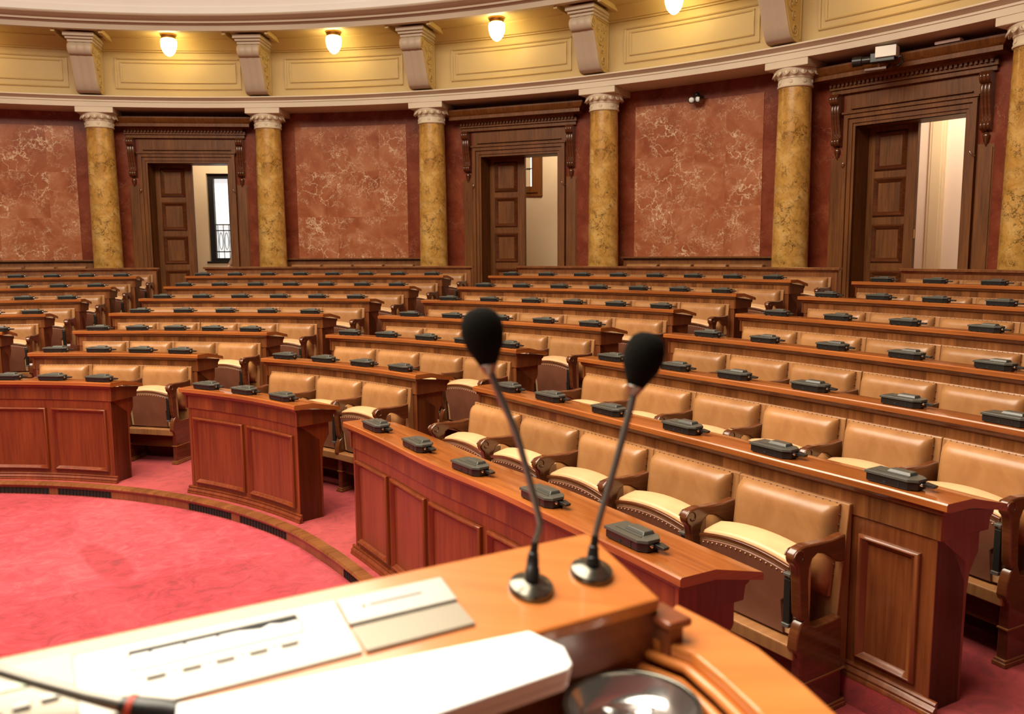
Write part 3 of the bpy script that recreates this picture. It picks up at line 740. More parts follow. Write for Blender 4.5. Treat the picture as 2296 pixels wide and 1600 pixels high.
def gallery_bracket():
    pr = []
    c = (-.600, 3.475); R = .105
    for i in range(13):
        a = PI * .5 + PI * 1.05 * i / 12; pr.append((c[0] + R * .85 * cos(a), c[1] + R * sin(a)))
    pr += [(-.575, 3.345), (-.535, 3.27), (-.47, 3.13), (-.41, 2.99), (-.365, 2.90)]
    for i in range(6):
        a = PI + .25 + (PI / 2 - .1) * i / 5; pr.append((-.215 + .135 * cos(a), 2.90 + .085 * sin(a)))
    pr += [(-.08, 2.822), (0, 2.83)]
    root, sd = make_bracket(.365, pr, STONE_GREY, PLASTER)
    m = MB(); m.box(-.20, .20, -.64, .02, 3.58, 3.625); m.box(-.222, .222, -.68, .02, 3.625, 3.665); m.box(-.245, .245, -.72, .02, 3.665, 3.73)
    m.build('cap_moulding', STONE_GREY, root, 0, .008)
    m = MB(); m.box(-.40, -.34, -.80, .02, 3.70, 3.775); m.box(.34, .40, -.80, .02, 3.70, 3.775); m.build('soffit_rib', PLASTER, root, 0, .006)
    for s_ in (-1, 1):
        m = MB(); x = s_ * .186
        def spiral(cy, cz, r0, turns, a0, dirn):
            pts = []
            for i in range(22):
                f_ = i / 21; a = a0 + dirn * turns * 2 * PI * f_; r = r0 * (1 - .85 * f_); pts.append((x, cy + r * cos(a), cz + r * sin(a)))
            return pts
        m.tube(spiral(-.225, 2.96, .085, 1.6, -PI / 2, 1), .012, 6); m.tube(spiral(-.60, 3.475, .09, 1.5, PI / 2, 1), .012, 6)
        for cy, cz, r_, d in ((-.25, 3.13, .075, 1), (-.33, 3.27, .085, -1), (-.22, 3.33, .075, 1), (-.42, 3.42, .07, 1), (-.28, 3.47, .06, -1), (-.15, 3.46, .055, 1)):
            m.tube(spiral(cy, cz, r_, 1.2, d * 1.2, d), .010, 6); m.ball((x, cy, cz), .020, 8, 5)
        m.tube([(x, y + .03, z) for y, z in pr[12:]], .010, 6); m.tube([(x, -.06, 2.86), (x, -.05, 3.2), (x, -.05, 3.55), (x, -.5, 3.565)], .012, 6)
        m.build('leaf_scroll_relief', PLASTER, sd, 60)
    return root
gb0 = gallery_bracket(); first = True
for i in range(1, 7):
    c = gb0 if first else dup(gb0); first = False; t = COLT[i]
    c.location = at(None, t - .001, 12.655, EZ); c.rotation_euler = (0, 0, -t)
    tag(c, 'fluted stone scroll bracket under the gallery, above the column %s' % CW[i], 'bracket', 'stone scroll brackets under the gallery', 'thing')

# glass lamps under the gallery
def make_lamp():
    root = thing('ceiling_lamp', '', 'lamp')
    m = MB(); m.lathe([(.135, 0), (.135, -.02), (.125, -.03), (.118, -.055), (.105, -.075)], 24); m.build('collar', BRASS, root, 40)
    m = MB(); m.lathe([(.10, -.072), (.122, -.085), (.132, -.12), (.132, -.17), (.122, -.23), (.098, -.29), (.062, -.335), (.025, -.36), (.004, -.365)], 24); m.build('glass_shade', LAMP, root, 60)
    return root
lp0 = make_lamp(); first = True
LW = ['over the left marble panel', 'over the left doorway', 'over the middle marble panel', 'over the middle doorway', 'over the right marble panel with the wall spotlight', 'over the right doorway']
for i in (1, 2, 3, 4):
    c = lp0 if first else dup(lp0); first = False; t = [-.36, -.0843, .1533, .3948, .6416, .886][i]
    c.location = at(None, t, 12.15, EZ + 3.772); c.rotation_euler = (0, 0, -t)
    tag(c, 'glowing egg-shaped glass lamp hanging %s' % LW[i], 'lamp', 'glass lamps under the gallery')
for i in (0, 5):     # their neighbours just outside the picture, as the light they give
    pass

# wall benches between the doorways
for i, (a, b, n, w_) in enumerate(((-.40, -.225, 4, 'left'), (.048, .246, 4, 'middle'), (.543, .737, 4, 'right'), (1.03, 1.23, 4, 'far right'))):
    if i == 3: continue
    tm = .5 * (a + b); o = at(None, tm, RW - .25, F7); sh = tuple(o); r = RW - .2
    root = thing('wall_bench', 'long walnut wall bench with leather backs under the %s marble panel' % w_, 'bench', o, 0, 'benches along the marble wall')
    zt = EZ - .09
    m = MB(); m.sweep([(RW - .20, zt - .025), (RW - .20, zt), (RW - .02, zt), (RW - .02, zt - .025)], None, a - .002, b + .002); m.build('cap_rail', WOOD_DOOR, root, 30, 0, sh)
    m = MB(); m.sweep([(RW - .16, F7 + .1), (RW - .13, zt - .025), (RW - .02, zt - .025), (RW - .02, F7 + .1)], None, a, b); m.build('backboard', WOOD_CHAIR, root, 30, 0, sh)
    m = MB(); m.sweep([(RW - .62, F7 + .36), (RW - .62, F7 + .40), (RW - .15, F7 + .38), (RW - .15, F7 + .34)], None, a, b); m.sweep([(RW - .56, F7), (RW - .56, F7 + .36), (RW - .50, F7 + .36), (RW - .50, F7)], None, a, b); m.build('seat_frame', WOOD_CHAIR, root, 30, 0, sh)
    w = (b - a - .012) / n
    for j in range(n):
        x0 = a + .008 + w * j; x1 = x0 + w - .004
        m = MB(); m.sweep([(RW - .16, F7 + .45), (RW - .27, F7 + .5), (RW - .265, F7 + .89), (RW - .24, F7 + .935), (RW - .19, F7 + .945), (RW - .14, F7 + .93)], None, x0, x1); m.build('back_cushion', LEATHER, root, 50, .012, sh)
        m = MB(); m.sweep([(RW - .63, F7 + .40), (RW - .63, F7 + .46), (RW - .25, F7 + .47), (RW - .25, F7 + .38)], None, x0, x1); m.build('seat_cushion', LEATHER, root, 50, .012, sh)

# ------------------------------------------------------------------ doorways (local: x along the wall, y out of the hall, z from the upper floor)
def mould_rect(m, x0, x1, z0, z1, y, w, d):
    """raised rectangular moulding, ramped in section"""
    for (s0, s1, y0, y1) in ((0, .35, y, y - d), (.35, .7, y - d, y - d * .55), (.7, 1, y - d * .55, y)):
        a, b = w * s0, w * s1
        o = [(x0 + a, y0, z0 + a), (x1 - a, y0, z0 + a), (x1 - a, y0, z1 - a), (x0 + a, y0, z1 - a)]
        i_ = [(x0 + b, y1, z0 + b), (x1 - b, y1, z0 + b), (x1 - b, y1, z1 - b), (x0 + b, y1, z1 - b)]
        m.add(o + i_, [(0, 1, 5, 4), (1, 2, 6, 5), (2, 3, 7, 6), (3, 0, 4, 7)])
def doorway(idx, t):
    root = thing('door_%d' % idx, None, None, at(None, t, RW, F7), -t, kind='structure')
    H = 2.85; hw = .73
    m = MB()
    for (a, b, y) in ((0, .035, -.055), (.035, .09, -.075), (.09, .145, -.105)):
        o = [(-hw - b, 0), (-hw - b, H + b * 1.2), (hw + b, H + b * 1.2), (hw + b, 0)]; i_ = [(-hw - a, 0), (-hw - a, H + a * 1.2), (hw + a, H + a * 1.2), (hw + a, 0)]
        for j in range(3):
            m.hexa([(o[j][0], y, o[j][1]), (o[j+1][0], y, o[j+1][1]), (i_[j+1][0], y, i_[j+1][1]), (i_[j][0], y, i_[j][1])], [(o[j][0], .02, o[j][1]), (o[j+1][0], .02, o[j+1][1]), (i_[j+1][0], .02, i_[j+1][1]), (i_[j][0], .02, i_[j][1])])
    m.build('door_casing', WOOD_DOOR, root, 30)
    m = MB(); m.box(-hw - .03, -hw, -.05, .42, 0, H); m.box(hw, hw + .03, -.05, .42, 0, H); m.box(-hw - .03, hw + .03, -.05, .42, H, H + .03); m.build('jamb', WOOD_DOOR, root, 0)
    for s_ in (-1, 1):
        x = s_ * .985
        m = MB(); m.box(x - .10, x + .10, -.05, .02, 0, 2.44); m.box(x - .085, x + .085, -.065, -.05, .25, 2.40); m.box(x - .115, x + .115, -.075, .02, 0, .22); m.build('pilaster', WOOD_DOOR, root, 0, .006)
        pr = []
        for i in range(9):
            a = PI * .5 + PI * i / 8; pr.append((-.15 + .075 * cos(a), 3.225 + .075 * sin(a)))
        pr += [(-.165, 3.10), (-.15, 2.98), (-.115, 2.82), (-.085, 2.72)]
        for i in range(9):
            a = PI * .62 + PI * .95 * i / 8; pr.append((-.09 + .05 * cos(a), 2.655 + .055 * sin(a)))
        pr += [(-.03, 2.58), (0, 2.58)]
        b_, sd = make_bracket(.125, pr, WOOD_ARM, WOOD_ARM, 3); b_.name = 'carved_bracket'; b_.location = (x, .0, 0); b_.parent = root
        for key in ('label', 'category', 'kind'):
            if key in b_: del b_[key]
        m = MB(); m.ball((0, -.055, 2.53), (.045, .04, .05), 12, 8); m.lathe([(.04, 2.5), (.03, 2.46), (.012, 2.42), (.004, 2.40)], 12, Matrix.Translation((0, -.05, 0)), True); m.build('pendant_drop', WOOD_ARM, b_, 60)
        m = MB(); xx = s_ * .872
        m.tube([(xx, -.08, 2.30), (xx, -.13, 2.30), (xx - s_ * .01, -.15, 2.315), (xx - s_ * .03, -.15, 2.34)], .009, 8); m.ball((xx - s_ * .03, -.15, 2.345), .014, 8, 6); m.build('coat_hook', CHROME, root, 50)
    m = MB(); m.box(-.885, .885, -.04, .02, 3.02, 3.40); m.build('frieze_board', WOOD_DOOR, root, 0)
    m = MB(); m.box(-.90, .90, -.13, .02, 3.015, 3.045); m.box(-.885, .885, -.10, .02, 2.995, 3.015); m.box(-.80, .80, -.075, .0, 3.085, 3.10); m.build('ledge', WOOD_DOOR, root, 0, .004)
    m = MB(); m.box(-1.08, 1.08, -.10, .02, 3.30, 3.36); m.box(-1.10, 1.10, -.13, .02, 3.36, 3.43); m.build('upper_architrave', WOOD_DOOR, root, 0, .005)
    m = MB()
    for i in range(36): m.box(-1.08 + .06 * i, -1.08 + .06 * i + .034, -.17, -.12, 3.40, 3.435)
    m.build('dentils', WOOD_DOOR, root, 0)
    m = MB(); prof = [(0, 3.43), (.17, 3.435), (.19, 3.47), (.30, 3.475), (.34, 3.48), (.34, 3.535), (.355, 3.545), (.37, 3.56), (.40, 3.60), (.41, 3.62), (.41, 3.645), (.0, 3.66)]
    vs = []; n = len(prof)
    for (sx, sy) in ((-1, 0), (-1, 1), (1, 1), (1, 0)):
        for d, z in prof: vs.append((sx * (.88 + d), -d * sy + (.02 if sy == 0 else 0), z))
    fs = []
    for a in range(3):
        for j in range(n - 1): fs.append((a*n + j, a*n + j + 1, (a+1)*n + j + 1, (a+1)*n + j))
    fs.append((n - 1, 2*n - 1, 3*n - 1, 4*n - 1)); m.add(vs, fs); m.build('cornice', WOOD_DOOR, root, 25)
    m = MB(); m.box(-1.2, 1.2, -.10, .02, 3.65, 3.757); m.build('cornice_top_board', WOOD_DOOR, root, 0)
    # closed left leaf with framed panels
    m = MB(); m.box(-hw, -.035, .34, .39, 0, H); lf = m.build('door_leaf', WOOD_DOOR, root, 0, .004)
    for (z0, z1) in ((2.24, 2.79), (1.60, 2.15), (.955, 1.50), (.32, .85)):
        m = MB(); mould_rect(m, -.635, -.175, z0, z1, .34, .075, .032); m.build('panel_moulding', WOOD_ARM, lf, 0)
        m = MB(); m.hexa([(-.56, .338, z0 + .075), (-.25, .338, z0 + .075), (-.25, .34, z0 + .075), (-.56, .34, z0 + .075)], [(-.56, .338, z1 - .075), (-.25, .338, z1 - .075), (-.25, .34, z1 - .075), (-.56, .34, z1 - .075)]); m.build('panel_field', WOOD_DOOR, lf, 0)
    m = MB(); m.box(-.055, -.033, .32, .40, 0, H); m.build('meeting_stile', WOOD_DOOR, lf, 0, .004)
    if idx == 3:
        m = MB(); m.box(-.034, -.026, .33, .36, 1.30, 1.42); m.build('lock_plate', BRASS, lf, 0)
    return root
DOORS = [doorway(i + 1, t) for i, t in enumerate(TD)]
m = MB(); DR = RW + .42
# corridor behind the doorways
m = MB(); m.sweep([(RW + .38, F7 + .0), (RW + 3.4, F7), (RW + 3.4, F7 - .05), (RW + .38, F7 - .05)], None, TW0, TW1); struct(m.build('floor_corridor', WOOD_STEP, None, 0))
R2 = RW + 2.6
for nm, a, b, mt in (('wall_corridor_left', TW0, .15, CORR), ('wall_corridor_middle', .15, .66, CORR), ('wall_corridor_right', .66, TW1, CORR_PINK)):
    m = MB()
    if nm.endswith('left'):
        tc = TD[0]; w0, w1 = tc - .36 / R2, tc + .62 / R2
        for (x0, x1, z0, z1) in ((a, w0, F7, F7 + 4.2), (w1, b, F7, F7 + 4.2), (w0, w1, F7, F7 + .98), (w0, w1, F7 + 2.90, F7 + 4.2)):
            m.sweep([(R2, z0), (R2, z1), (R2 + .3, z1), (R2 + .3, z0)], None, x0, x1)
    else: m.sweep([(R2, F7), (R2, F7 + 4.2), (R2 + .3, F7 + 4.2), (R2 + .3, F7)], None, a, b)
    struct(m.build(nm, mt, None, 30))
m = MB(); m.sweep([(RW + .1, F7 + 3.9), (RW + 3.4, F7 + 3.9), (RW + 3.4, F7 + 4.0), (RW + .1, F7 + 4.0)], None, TW0, TW1); struct(m.build('ceiling_corridor', WHITE, None, 0))
for i, t in enumerate((-.35, .15, .64, 1.15)):
    m = MB(); p = at(None, t, RW + 1.5, F7); M = Matrix.Translation(p) @ Matrix.Rotation(-t, 4, 'Z'); m.box(-.06, .06, -1.15, 1.15, 0, 3.9, M); struct(m.build('wall_partition', CORR, None, 0))
# window seen through the left doorway, with an iron railing
w1_ = thing('window_1', None, None, at(None, TD[0], R2, F7), -TD[0], kind='structure')
m = MB(); X0, X1, Z0_, Z1_ = -.36, .62, .98, 2.90
m.ring([(X0, Z0_), (X1, Z0_), (X1, Z1_), (X0, Z1_)], [(X0 + .115, Z0_ + .08), (X1 - .115, Z0_ + .08), (X1 - .115, Z1_ - .10), (X0 + .115, Z1_ - .10)], .10, .20, 'y'); m.box(.07, .105, .10, .19, Z0_ + .08, Z1_ - .10); m.build('window_frame', IRON, w1_, 0, .004)
m = MB(); m.box(X0 - .06, X1, -.03, .12, Z0_ - .03, Z0_ + .01); m.build('window_sill', IRON, w1_, 0, .004)
m = MB(); m.box(X0 + .1, X1 - .1, .285, .295, Z0_ + .05, Z1_ - .05); m.build('pane', DAY, w1_, 0)
rl = thing('balcony_railing', 'black wrought-iron railing in the tall window beyond the left doorway', 'railing', at(None, TD[0], R2 + .24, F7), -TD[0])
m = MB()
for z in (1.80, 1.67, 1.20): m.box(X0 + .11, X1 - .11, -.012, .012, z - .012, z + .012)
m.build('rail', IRON, rl, 0)
m = MB()
for i in range(7):
    x = X0 + .14 + .12 * i; m.box(x - .006, x + .006, -.006, .006, 1.05, 1.80)
m.build('baluster', IRON, rl, 0)
m = MB()
for i in range(6):
    x = X0 + .20 + .12 * i; m.tube([(x + .038 * cos(a) * (1 if abs(sin(a)) < .8 else .8), 0, 1.435 + .19 * sin(a)) for a in [2 * PI * j / 16 for j in range(17)]], .007, 6)
m.build('oval_infill', IRON, rl, 50)
# high framed window beyond the middle doorway
w2_ = thing('window_2', None, None, at(None, TD[1], R2, F7), -TD[1], kind='structure')
m = MB(); a0, a1, b0, b1 = -1.75, -.52, 2.30, 3.7
m.ring([(a0, b0), (a1, b0), (a1, b1), (a0, b1)], [(a0 + .23, b0 + .21), (a1 - .23, b0 + .21), (a1 - .23, b1 - .21), (a0 + .23, b1 - .21)], -.05, .02, 'y'); m.ring([(a0 + .09, b0 + .08), (a1 - .09, b0 + .08), (a1 - .09, b1 - .08), (a0 + .09, b1 - .08)], [(a0 + .20, b0 + .18), (a1 - .20, b0 + .18), (a1 - .20, b1 - .18), (a0 + .20, b1 - .18)], -.075, -.05, 'y')
m.build('window_frame', WOOD_DOOR, w2_, 0, .004)
m = MB(); m.box(a0 + .2, a1 - .2, -.02, -.01, b0 + .2, b1 - .2); m.build('pane', DAY_BRIGHT, w2_, 0)
m = MB(); m.box(a0 + .2, a1 - .2, -.04, -.015, 2.865, 2.885); m.build('glazing_bar', IRON, w2_, 0)
# bright window slit and pilaster beyond the right doorway
w3_ = thing('window_3', None, None, at(None, TD[2], R2, F7), -TD[2], kind='structure')
m = MB(); m.box(-1.62, -.86, -.02, -.005, .1, 3.7); m.build('pane', DAY_BRIGHT, w3_, 0)
m = MB(); m.box(-.86, -.62, -.09, .01, 0, 3.9); m.box(-.82, -.66, -.105, -.09, .2, 3.7); p3 = m.build('window_pilaster', CORR, w3_, 0, .01)
m = MB(); m.box(-1.66, -1.60, -.05, .0, 0, 3.75); m.build('window_frame', CORR, w3_, 0, .004)

# passer-by beyond the left doorway
def person(loc, rz):
    root = thing('person', 'person with brown hair in tan clothes beyond the left doorway, mostly hidden by its casing', 'person', loc, rz)
    V = [((0, 0, .92), .135), ((0, 0, 1.08), .115), ((0, -.01, 1.26), .14), ((0, 0, 1.38), .075), ((0, -.01, 1.44), .05),
         ((.17, 0, 1.33), .06), ((.22, -.03, 1.06), .045), ((.20, -.18, .86), .032), ((-.17, 0, 1.33), .06), ((-.22, -.02, 1.06), .045), ((-.21, -.16, .87), .032),
         ((.09, 0, .86), .095), ((.10, -.02, .48), .065), ((.10, .02, .08), .045), ((.10, -.13, .03), .035), ((-.09, 0, .86), .095), ((-.10, .04, .48), .065), ((-.10, .08, .08), .045), ((-.10, -.07, .03), .035),
         ((0, -.02, 1.50), .075), ((0, -.025, 1.565), .085), ((0, -.01, 1.62), .06)]
    Ed = [(0, 1), (1, 2), (2, 3), (3, 4), (2, 5), (5, 6), (6, 7), (2, 8), (8, 9), (9, 10), (0, 11), (11, 12), (12, 13), (13, 14), (0, 15), (15, 16), (16, 17), (17, 18), (4, 19), (19, 20), (20, 21)]
    for sx, b0_ in ((1, 7), (-1, 10)):
        hx, hy, hz = V[b0_][0]
        for j in range(4):
            n = len(V); V.append(((hx + sx * (-.03 + .02 * j) * .8, hy - .06, hz - .05), .010)); V.append(((hx + sx * (-.03 + .02 * j) * .8, hy - .075 - .004 * j, hz - .095 + .006 * abs(j - 1)), .008)); Ed += [(b0_, n), (n, n + 1)]
        n = len(V); V.append(((hx - sx * .04, hy - .05, hz - .02), .010)); V.append(((hx - sx * .05, hy - .085, hz - .03), .008)); Ed += [(b0_, n), (n, n + 1)]
    me = bpy.data.meshes.new('body'); me.from_pydata([v[0] for v in V], Ed, []); me.materials.append(SKIN)
    ob = bpy.data.objects.new('body', me); COL.objects.link(ob); ob.parent = root
    sk = ob.modifiers.new('skin', 'SKIN'); ss = ob.modifiers.new('sub', 'SUBSURF'); ss.levels = 1; ss.render_levels = 2
    if not me.skin_vertices: 
        bm = bmesh.new(); bm.from_mesh(me); bm.verts.layers.skin.verify(); bm.to_mesh(me); bm.free()
    for sv, v in zip(me.skin_vertices[0].data, V): sv.radius = (v[1], v[1])
    me.skin_vertices[0].data[0].use_root = True
    m = MB(); m.lathe([(.16, .80), (.155, .95), (.145, 1.08), (.175, 1.24), (.165, 1.34), (.09, 1.415)], 20, Matrix.Scale(.82, 4, (0, 1, 0)))
    for sx in (-1, 1): m.tube([(sx * .15, 0, 1.345), (sx * .20, -.015, 1.22), (sx * .225, -.03, 1.05), (sx * .21, -.12, .92)], [.078, .07, .058, .048], 12)
    m.build('jacket', CLOTH, root, 60)
    m = MB(); m.lathe([(.17, .40), (.165, .6), (.16, .84)], 20, Matrix.Scale(.8, 4, (0, 1, 0))); m.build('skirt', HAIR, root, 60)
    m = MB(); m.ball((0, .015, 1.595), (.098, .108, .105), 16, 10); m.ball((0, .06, 1.47), (.095, .06, .13), 14, 9); m.build('hair', HAIR, root, 60)
    m = MB(); m.ball((0, -.115, 1.535), (.012, .018, .02), 8, 6); m.build('nose', SKIN, root, 60)
    m = MB()
    for sx in (-1, 1): m.ball((sx * .033, -.098, 1.562), (.012, .008, .007), 8, 6)
    m.build('eyes', BLACK, root, 60)
    return root
pp = at(None, TD[0] + .60 / (RW + 1.2), RW + 1.2, F7)
person(pp, -TD[0] - .9)

# wall spotlight on the right marble panel, video camera and box on the right doorway
def local(o, t): return o
sp = thing('wall_spotlight', 'small twin-headed bronze spotlight at the top of the right marble panel', 'spotlight', at(None, .6369, RW - .012, EZ + 2.37), -.6369)
m = MB(); M = Matrix.Rotation(PI / 2, 4, 'X'); m.lathe([(.05, 0), (.05, .03), (.02, .04), (.02, .09)], 16, M); m.ball((0, -.10, .05), .045, 12, 8); m.build('base', DARKGREY, sp, 40)
for s_ in (-1, 1):
    m = MB(); M = Matrix.Translation((s_ * .065, -.13, -.02)) @ Matrix.Rotation(PI / 2 + .25, 4, 'X') @ Matrix.Rotation(s_ * -.25, 4, 'Y'); m.lathe([(.02, -.07), (.045, -.05), (.052, 0), (.056, .07), (.050, .075), (.046, .05)], 16, M); m.build('lamp_head', GUN, sp, 40)
    m = MB(); m.ball((0, 0, .055), (.042, .042, .018), 12, 6, M); m.build('lens', PAPER, sp, 60)
cm = thing('video_camera', 'black video camera with white label on the cornice of the right doorway', 'camera', at(None, TD[2] - .16 / RW, RW - .60, F7 + 3.485), -TD[2] + .25)
m = MB(); m.box(-.10, .20, -.07, .07, .04, .16); bd = m.build('camera_body', BLACK, cm, 0, .01)
m = MB(); m.box(-.03, .22, -.10, .10, .09, .225); m.build('white_cover', WHITE, cm, 0, .006)
m = MB(); m.lathe([(.05, 0), (.05, .10), (.062, .11), (.065, .22), (.055, .22), (.04, .16)], 20, Matrix.Translation((-.10, 0, .09)) @ Matrix.Rotation(-PI / 2, 4, 'Y')); m.build('lens', BLACK, cm, 40)
m = MB(); m.tube([(.0, 0, .04), (.0, 0, -.01), (.06, .10, -.03), (.08, .26, .06)], .018, 8); m.box(-.16, .10, -.06, .06, -.05, -.025); m.build('bracket', WOOD_ARM, cm, 40)
m = MB(); m.tube([(.20, .0, .08), (.27, -.02, .09), (.29, .0, .02), (.22, .02, -.02)], .014, 8); m.build('cable', BLACK, cm, 50)
bx = MB(); bx.box(-.15, .15, -.06, .06, 0, .035); q = bx.build('flat_box', WHITE, None, 0, .004); q.location = at(None, TD[2] + .62 / RW, RW - .34, F7 + 3.662); q.rotation_euler = (0, 0, -TD[2]); tag(q, 'flat white box lying on the cornice of the right doorway', 'box')

# ------------------------------------------------------------------ speaker's podium in the foreground
O = Vector((.1999, 1.0827, EZ - .4667)); e1 = Vector((.8647, .5024, 0)).normalized(); e2 = Vector((-.4868, .8378, .2472)).normalized(); nn_ = e1.cross(e2).normalized()
PM = Matrix((e1, e2, nn_)).transposed().to_4x4(); PM.translation = O
h2 = Vector((-.5024, .8647, 0))
HM = Matrix((e1, h2, Vector((0, 0, 1)))).transposed().to_4x4(); HM.translation = O
pod = thing('podium', 'orange wood speaker podium with sloping top and silver control panel', 'podium', (O.x, O.y, 0))
ps = (O.x, O.y, 0)
AL = -1.15
m = MB(); m.box(AL, 0, 0, .176, -.022, 0, PM); m.build('sloping_top', WOOD_PODIUM, pod, 0, .005, ps)
m = MB(); m.box(AL, -.002, .006, .020, -.55, -.018, HM); m.build('inner_face', WOOD_PODIUM_DARK, pod, 0, 0, ps)
m = MB(); m.hexa([HM @ Vector(p) for p in ((AL, .13, -1.55), (-.015, .13, -1.55), (-.015, .155, -1.55), (AL, .155, -1.55))], [HM @ Vector(p) for p in ((AL, .13, .010), (-.015, .13, .010), (-.015, .155, .016), (AL, .155, .016))]); m.build('front_board', WOOD_FRONT, pod, 0, 0, ps)
m = MB(); m.hexa([HM @ Vector(p) for p in ((-.04, .01, -1.55), (-.012, .01, -1.55), (-.012, .14, -1.55), (-.04, .14, -1.55))], [HM @ Vector(p) for p in ((-.04, .01, -.025), (-.012, .01, -.025), (-.012, .14, .012), (-.04, .14, .012))]); m.build('end_board', WOOD_PODIUM_DARK, pod, 0, 0, ps)
m = MB(); m.box(AL, .01, -.50, .02, -.142, -.1225, HM); m.build('inner_shelf', WOOD_PODIUM_DARK, pod, 0, 0, ps)
m = MB(); m.box(AL, -.30, -.09, .012, -.012, -.001, PM); m.build('book_rest', WOOD_PODIUM_DARK, pod, 0, 0, ps)
# side wing with moulded rail
zr = O.z - .055
outer = [(.222, 1.160), (.245, 1.192), (.283, 1.131), (.324, 1.055), (.351, .961), (.370, .872), (.380, .76), (.382, .62)]
inner = [(.178, 1.108), (.190, 1.082), (.2326, 1.042), (.2564, .974), (.278, .897), (.290, .80), (.296, .70), (.298, .60)]
def strip(m, A_, B_, z0, z1):
    n = len(A_)
    vs = [(x, y, z0) for x, y in A_] + [(x, y, z0) for x, y in B_] + [(x, y, z1) for x, y in A_] + [(x, y, z1) for x, y in B_]
    fs = []
    for i in range(n - 1):
        fs += [(i, i+1, n+i+1, n+i), (2*n+i, 3*n+i, 3*n+i+1, 2*n+i+1), (i, 2*n+i, 2*n+i+1, i+1), (n+i, n+i+1, 3*n+i+1, 3*n+i)]
    fs += [(0, n, 3*n, 2*n), (n-1, 3*n-1, 4*n-1, 2*n-1)]
    m.add(vs, fs)
m = MB(); strip(m, outer, inner, zr - .022, zr); m.build('side_rail', WOOD_PODIUM, pod, 0, .004, ps)
ib = [(x - .016, y - .012) for x, y in inner]; ic = [(x - .030, y - .020) for x, y in inner]
m = MB(); m.tube([(x - .006, y - .004, zr - .022) for x, y in inner], .0075, 8); m.tube([(x - .016, y - .010, zr - .040) for x, y in inner], .009, 8); m.build('rail_moulding', WOOD_PODIUM, pod, 60, 0, ps)
m = MB(); strip(m, [(x + .018, y + .006) for x, y in inner], [(x + .002, y - .002) for x, y in inner], zr - .60, zr - .022); m.build('wing_lining', WOOD_PODIUM_DARK, pod, 0, 0, ps)
m = MB(); strip(m, [(x - .004, y - .003) for x, y in outer], [(x - .025, y - .012) for x, y in outer], .0, zr - .022); m.build('wing_board', WOOD_FRONT, pod, 0, 0, ps)
m = MB(); m.box(-.006, .022, -.022, .03, -.10, -.034, HM); m.box(-.012, .030, -.030, .034, -.034, -.022, HM); m.build('corner_post', WOOD_PODIUM_DARK, pod, 0, .004, ps)
# control panel let into the top
m = MB(); m.box(-1.05, -.409, .041, .144, -.01, .004, PM); cp = m.build('control_panel', SILVER, pod, 0, .0015, ps)
m = MB(); m.box(-.646, -.461, .099, .1315, .0042, .0046, PM); m.build('slot_shadow', VOID, cp, 0, 0, ps)  # flat black sheet painting the shadow of the slot recess behind the paper
m = MB(); xs = [-.6445]
nb = [-.624, -.5885, -.553]
tp_ = [(-.6445, .1225)]
for q_ in nb: tp_ += [(q_ - .0018, .1225), (q_, .1165), (q_ + .0018, .1225)]
tp_ += [(-.530, .1225), (-.515, .119), (-.505, .1175), (-.494, .1225), (-.482, .1185), (-.463, .119)]
bt_ = [(-.463, .0995), (-.6445, .0995)]
pl_ = tp_ + bt_; n = len(pl_)
m.add([PM @ Vector((a, b, .0048)) for a, b in pl_] + [PM @ Vector((a, b, .0054)) for a, b in pl_], [tuple(range(n))[::-1], tuple(range(n, 2*n))] + [(q_, (q_+1) % n, n + (q_+1) % n, n + q_) for q_ in range(n)])
m.build('paper_strip', PAPER, cp, 0, 0, ps)
for i, a0 in enumerate((-.624, -.588, -.553, -.517, -.482)):
    m = MB(); m.box(a0 - .010, a0 + .010, .080, .088, .004, .0075, PM); m.build('push_button', SILVER, cp, 0, .001, ps)
    m = MB(); M = PM @ Matrix.Translation((a0 - .017, .0845, .004)); m.lathe([(.0022, 0), (.0018, .0012)], 10, M); m.build('indicator', BRASS, cp, 0, 0, ps)
m = MB(); m.box(-.92, -.698, .020, .148, .003, .0075, PM); lm = m.build('display_module', SILVER_DARK, pod, 0, .001, ps)
m = MB(); m.box(-.775, -.728, .108, .118, .0075, .009, PM); m.build('label_window', LED, lm, 0, 0, ps)
for a0, b0 in ((-.722, .083), (-.747, .080), (-.772, .078), (-.725, .05)):
    m = MB(); m.box(a0 - .008, a0 + .008, b0 - .004, b0 + .004, .0075, .011, PM); m.build('push_button', SILVER, lm, 0, .001, ps)
m = MB(); m.box(-.407, -.264, .0915, .142, -.005, .0045, PM); cr_ = m.build('card_reader', SILVER, pod, 0, .001, ps)
m = MB(); m.box(-.372, -.302, .1175, .1195, .0046, .005, PM); m.build('card_slot', VOID, cr_, 0, 0, ps)
m = MB(); m.lathe([(.002, 0), (.002, .0008)], 10, PM @ Matrix.Translation((-.380, .118, .0046))); m.build('indicator', VOID, cr_, 0, 0, ps)
m = MB(); m.hexa([PM @ Vector(p) for p in ((-.405, .040, -.004), (-.264, .040, -.004), (-.264, .0905, -.004), (-.405, .0905, -.004))], [PM @ Vector(p) for p in ((-.405, .040, .0045), (-.264, .040, .0045), (-.264, .0905, .001), (-.405, .0905, .001))]); m.build('reader_flap', SILVER_DARK, pod, 0, .001, ps)
